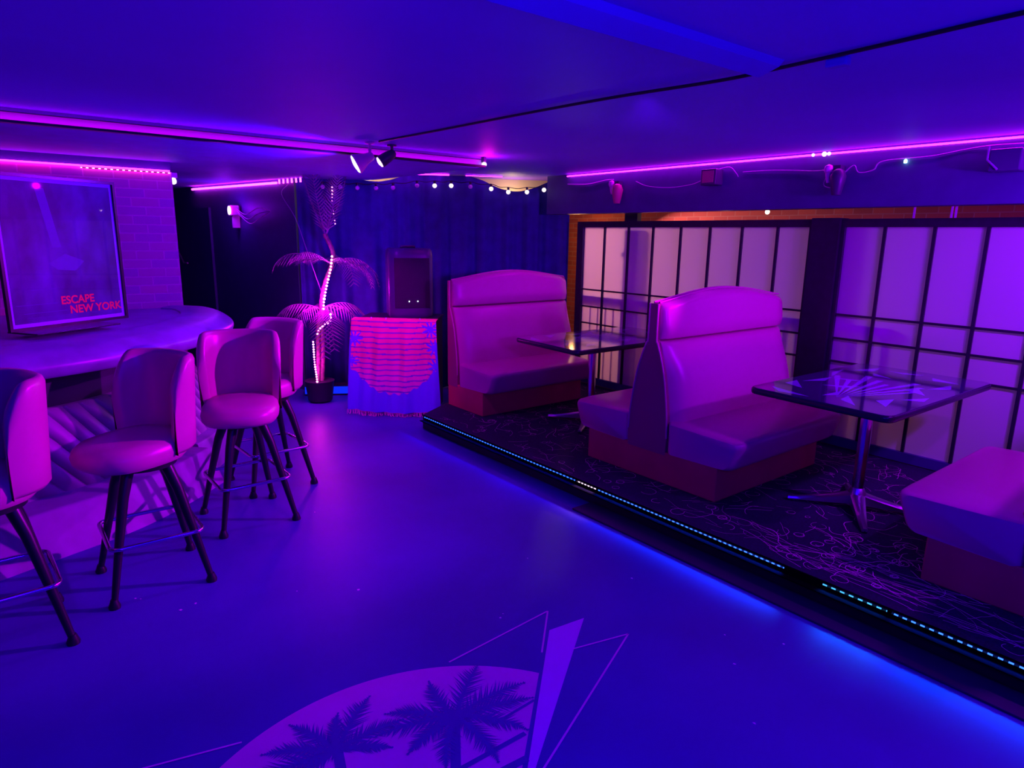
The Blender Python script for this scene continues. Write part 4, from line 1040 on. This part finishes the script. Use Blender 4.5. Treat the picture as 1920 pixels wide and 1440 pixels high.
# ------------------------------------------------------------------ lights
def light(name, kind, loc, color, power, size=0.1, target=None, **k):
    d = bpy.data.lights.new(name, kind); d.color = color; d.energy = power
    if kind == 'AREA':
        d.shape = k.get('shape', 'RECTANGLE'); d.size = size if not isinstance(size, tuple) else size[0]
        d.size_y = size if not isinstance(size, tuple) else size[1]
        if 'spread' in k: d.spread = math.radians(k['spread'])
    elif kind == 'SPOT':
        d.spot_size = math.radians(k.get('angle', 60)); d.spot_blend = k.get('blend', 0.6); d.shadow_soft_size = size
    else: d.shadow_soft_size = size
    o = bpy.data.objects.new(name, d); COL.objects.link(o); o.location = loc
    if target is not None: o.rotation_euler = (Vector(target)-Vector(loc)).to_track_quat('-Z', 'Y').to_euler()
    return o
BLUE = (0.035, 0.0, 1.0); VIO = (0.30, 0.0, 1.0); MAG = (0.75, 0.0, 0.9)
# unseen lights without fixtures: added room fill, plus lamps inferred from lit patches
light('unseen_light', 'POINT', (0.2, 0.2, 1.95), BLUE, 58, 0.2)  # added fill at the viewer, lifts ceiling and room
light('unseen_light', 'POINT', (1.9, -1.0, 1.95), BLUE, 46, 0.2)  # second added fill, behind the viewer
light('unseen_light', 'SPOT', (4.0, 0.30, 2.33), (0.32, 0, 1.0), 75, 0.04, (4.2, 1.0, 0.5), angle=150, blend=0.5)
light('unseen_light', 'SPOT', (4.35, 0.15, 1.95), (0.27, 0, 1.0), 150, 0.05, (5.3, 1.7, 1.0), angle=110, blend=0.6)
light('unseen_light', 'SPOT', (3.9, -2.3, 1.95), (0.45, 0.0, 1.0), 260, 0.10, (4.2, 2.9, 1.15), angle=44, blend=0.7)
light('unseen_light', 'SPOT', (1.6, -1.2, 1.9), (0.28, 0.0, 1.0), 360, 0.08, (4.05, 5.2, 1.2), angle=14, blend=0.9)  # narrow spot added to brighten the far booth back
light('unseen_light', 'SPOT', (2.5, 2.2, 2.34), (0.30, 0.0, 1.0), 45, 0.06, (5.25, 4.3, 1.7), angle=46, blend=0.8)  # added spot that lifts the left window panes
light('unseen_light', 'SPOT', (1.2, 1.4, 2.36), BLUE, 10, 0.06, (1.0, 1.9, 0), angle=85, blend=0.9)
light('unseen_light', 'SPOT', (2.0, 4.4, 2.30), (0.42, 0, 1.0), 75, 0.05, (2.5, 5.5, 0.3), angle=88, blend=0.9)  # added spot for the towel and the back of the floor
# lamps on the fascia, washing the stools and the bar from the window side
light('fascia_lamp', 'SPOT', (4.90, 3.56, 2.25), (0.50, 0.0, 1.0), 260, 0.02, (0.9, 3.9, 0.6), angle=60, blend=0.7)
light('fascia_lamp', 'SPOT', (4.88, 1.45, 2.22), (0.60, 0.0, 1.0), 1050, 0.04, (0.7, 3.9, 0.8), angle=40, blend=0.7)
light('fascia_lamp', 'SPOT', (4.90, 4.50, 2.18), (0.6, 0.0, 1.0), 8, 0.02, (3.5, 5.0, 0.6), angle=100, blend=0.6)
light('stage_light', 'SPOT', (2.16, 4.70, 2.22), (0.12, 0.0, 1.0), 90, 0.05, (0.4, 5.6, 2.0), angle=130, blend=0.7)
light('stage_light', 'SPOT', (2.39, 4.69, 2.25), (0.80, 0.0, 0.80), 75, 0.05, (3.05, 5.8, 0.7), angle=52, blend=0.7)
light('stage_light', 'SPOT', (2.40, 4.70, 2.24), (0.16, 0.0, 1.0), 110, 0.05, (3.25, 6.9, 1.75), angle=46, blend=0.9)  # extra light added here to brighten the left of the curtain
light('beam_lamp_glow', 'POINT', (3.45, 4.70, 2.29), (1.0, 0.0, 0.75), 2.2, 0.025)
# the platform edge strips throw their light outward over the lip
for y0_, y1_, c_, e_ in ((3.1, 5.1, (0.0, 0.005, 1.0), 3.2), (2.90, 3.08, (0.5, 0.2, 1.0), 0.4), (1.56, 2.88, (0.0, 0.045, 1.0), 3.2), (1.06, 1.36, (0.0, 0.12, 1.0), 0.45), (-0.6, 1.04, (0.0, 0.05, 1.0), 3.0)):
    o = light('edge_strip_glow', 'AREA', (3.028, (y0_+y1_)/2, 0.123), c_, e_, (y1_-y0_, 0.004))
    o.rotation_euler = (Matrix.Rotation(math.radians(-48), 3, 'Y') @ Matrix(((0, 0, 1), (1, 0, 0), (0, 1, 0)))).to_euler(); o.data.spread = math.radians(80)
# the long pink strip over the windows
o = light('strip_glow', 'AREA', (4.985, 2.45, 2.374), (0.75, 0.0, 1.0), 5, (5.8, 0.01), (4.9, 2.45, 2.2))
# fairy lights glow
light('fairy_glow', 'POINT', (2.72, 6.52, 1.15), (0.85, 0.0, 1.0), 15.0, 0.05)
light('fairy_glow', 'POINT', (2.58, 6.50, 0.42), (1.0, 0.0, 0.85), 5.0, 0.05)
light('passage_glow', 'POINT', (2.36, 8.42, 2.02), (0.30, 0.0, 1.0), 5, 0.05)
# warm hall and behind the curtain
light('hall_lamp', 'POINT', (6.7, 7.0, 1.7), (1.0, 0.45, 0.16), 10, 0.05)
light('hall_lamp', 'AREA', (6.5, 5.6, 2.3), (1.0, 0.38, 0.42), 62, (0.5, 1.4), (6.2, 5.0, 0.8))
light('hall_lamp', 'POINT', (6.3, 4.3, 1.98), (1.0, 0.45, 0.25), 3, 0.05)
wl = C0 + cn*0.22 + cu*2.36; light('curtain_lamp', 'POINT', (wl.x, wl.y, 2.15), (1.0, 0.72, 0.35), 5, 0.05)
wl = C0 + cn*0.22 + cu*0.82; light('curtain_lamp', 'POINT', (wl.x, wl.y, 2.15), (1.0, 0.72, 0.35), 5, 0.05)

# ------------------------------------------------------------------ world and view
w = bpy.data.worlds.new('world'); S.world = w; w.use_nodes = True
w.node_tree.nodes['Background'].inputs[0].default_value = (0.01, 0.0, 0.06, 1); w.node_tree.nodes['Background'].inputs[1].default_value = 0.2
S.view_settings.view_transform = 'Standard'; S.view_settings.look = 'None'; S.view_settings.gamma = 1; S.view_settings.exposure = 0.36
S.view_settings.use_curve_mapping = False
try:
    S.cycles.use_denoising = True; S.cycles.denoiser = 'OPENIMAGEDENOISE'; S.cycles.max_bounces = 8; S.cycles.sample_clamp_indirect = 6; S.cycles.use_light_tree = True
except Exception: pass
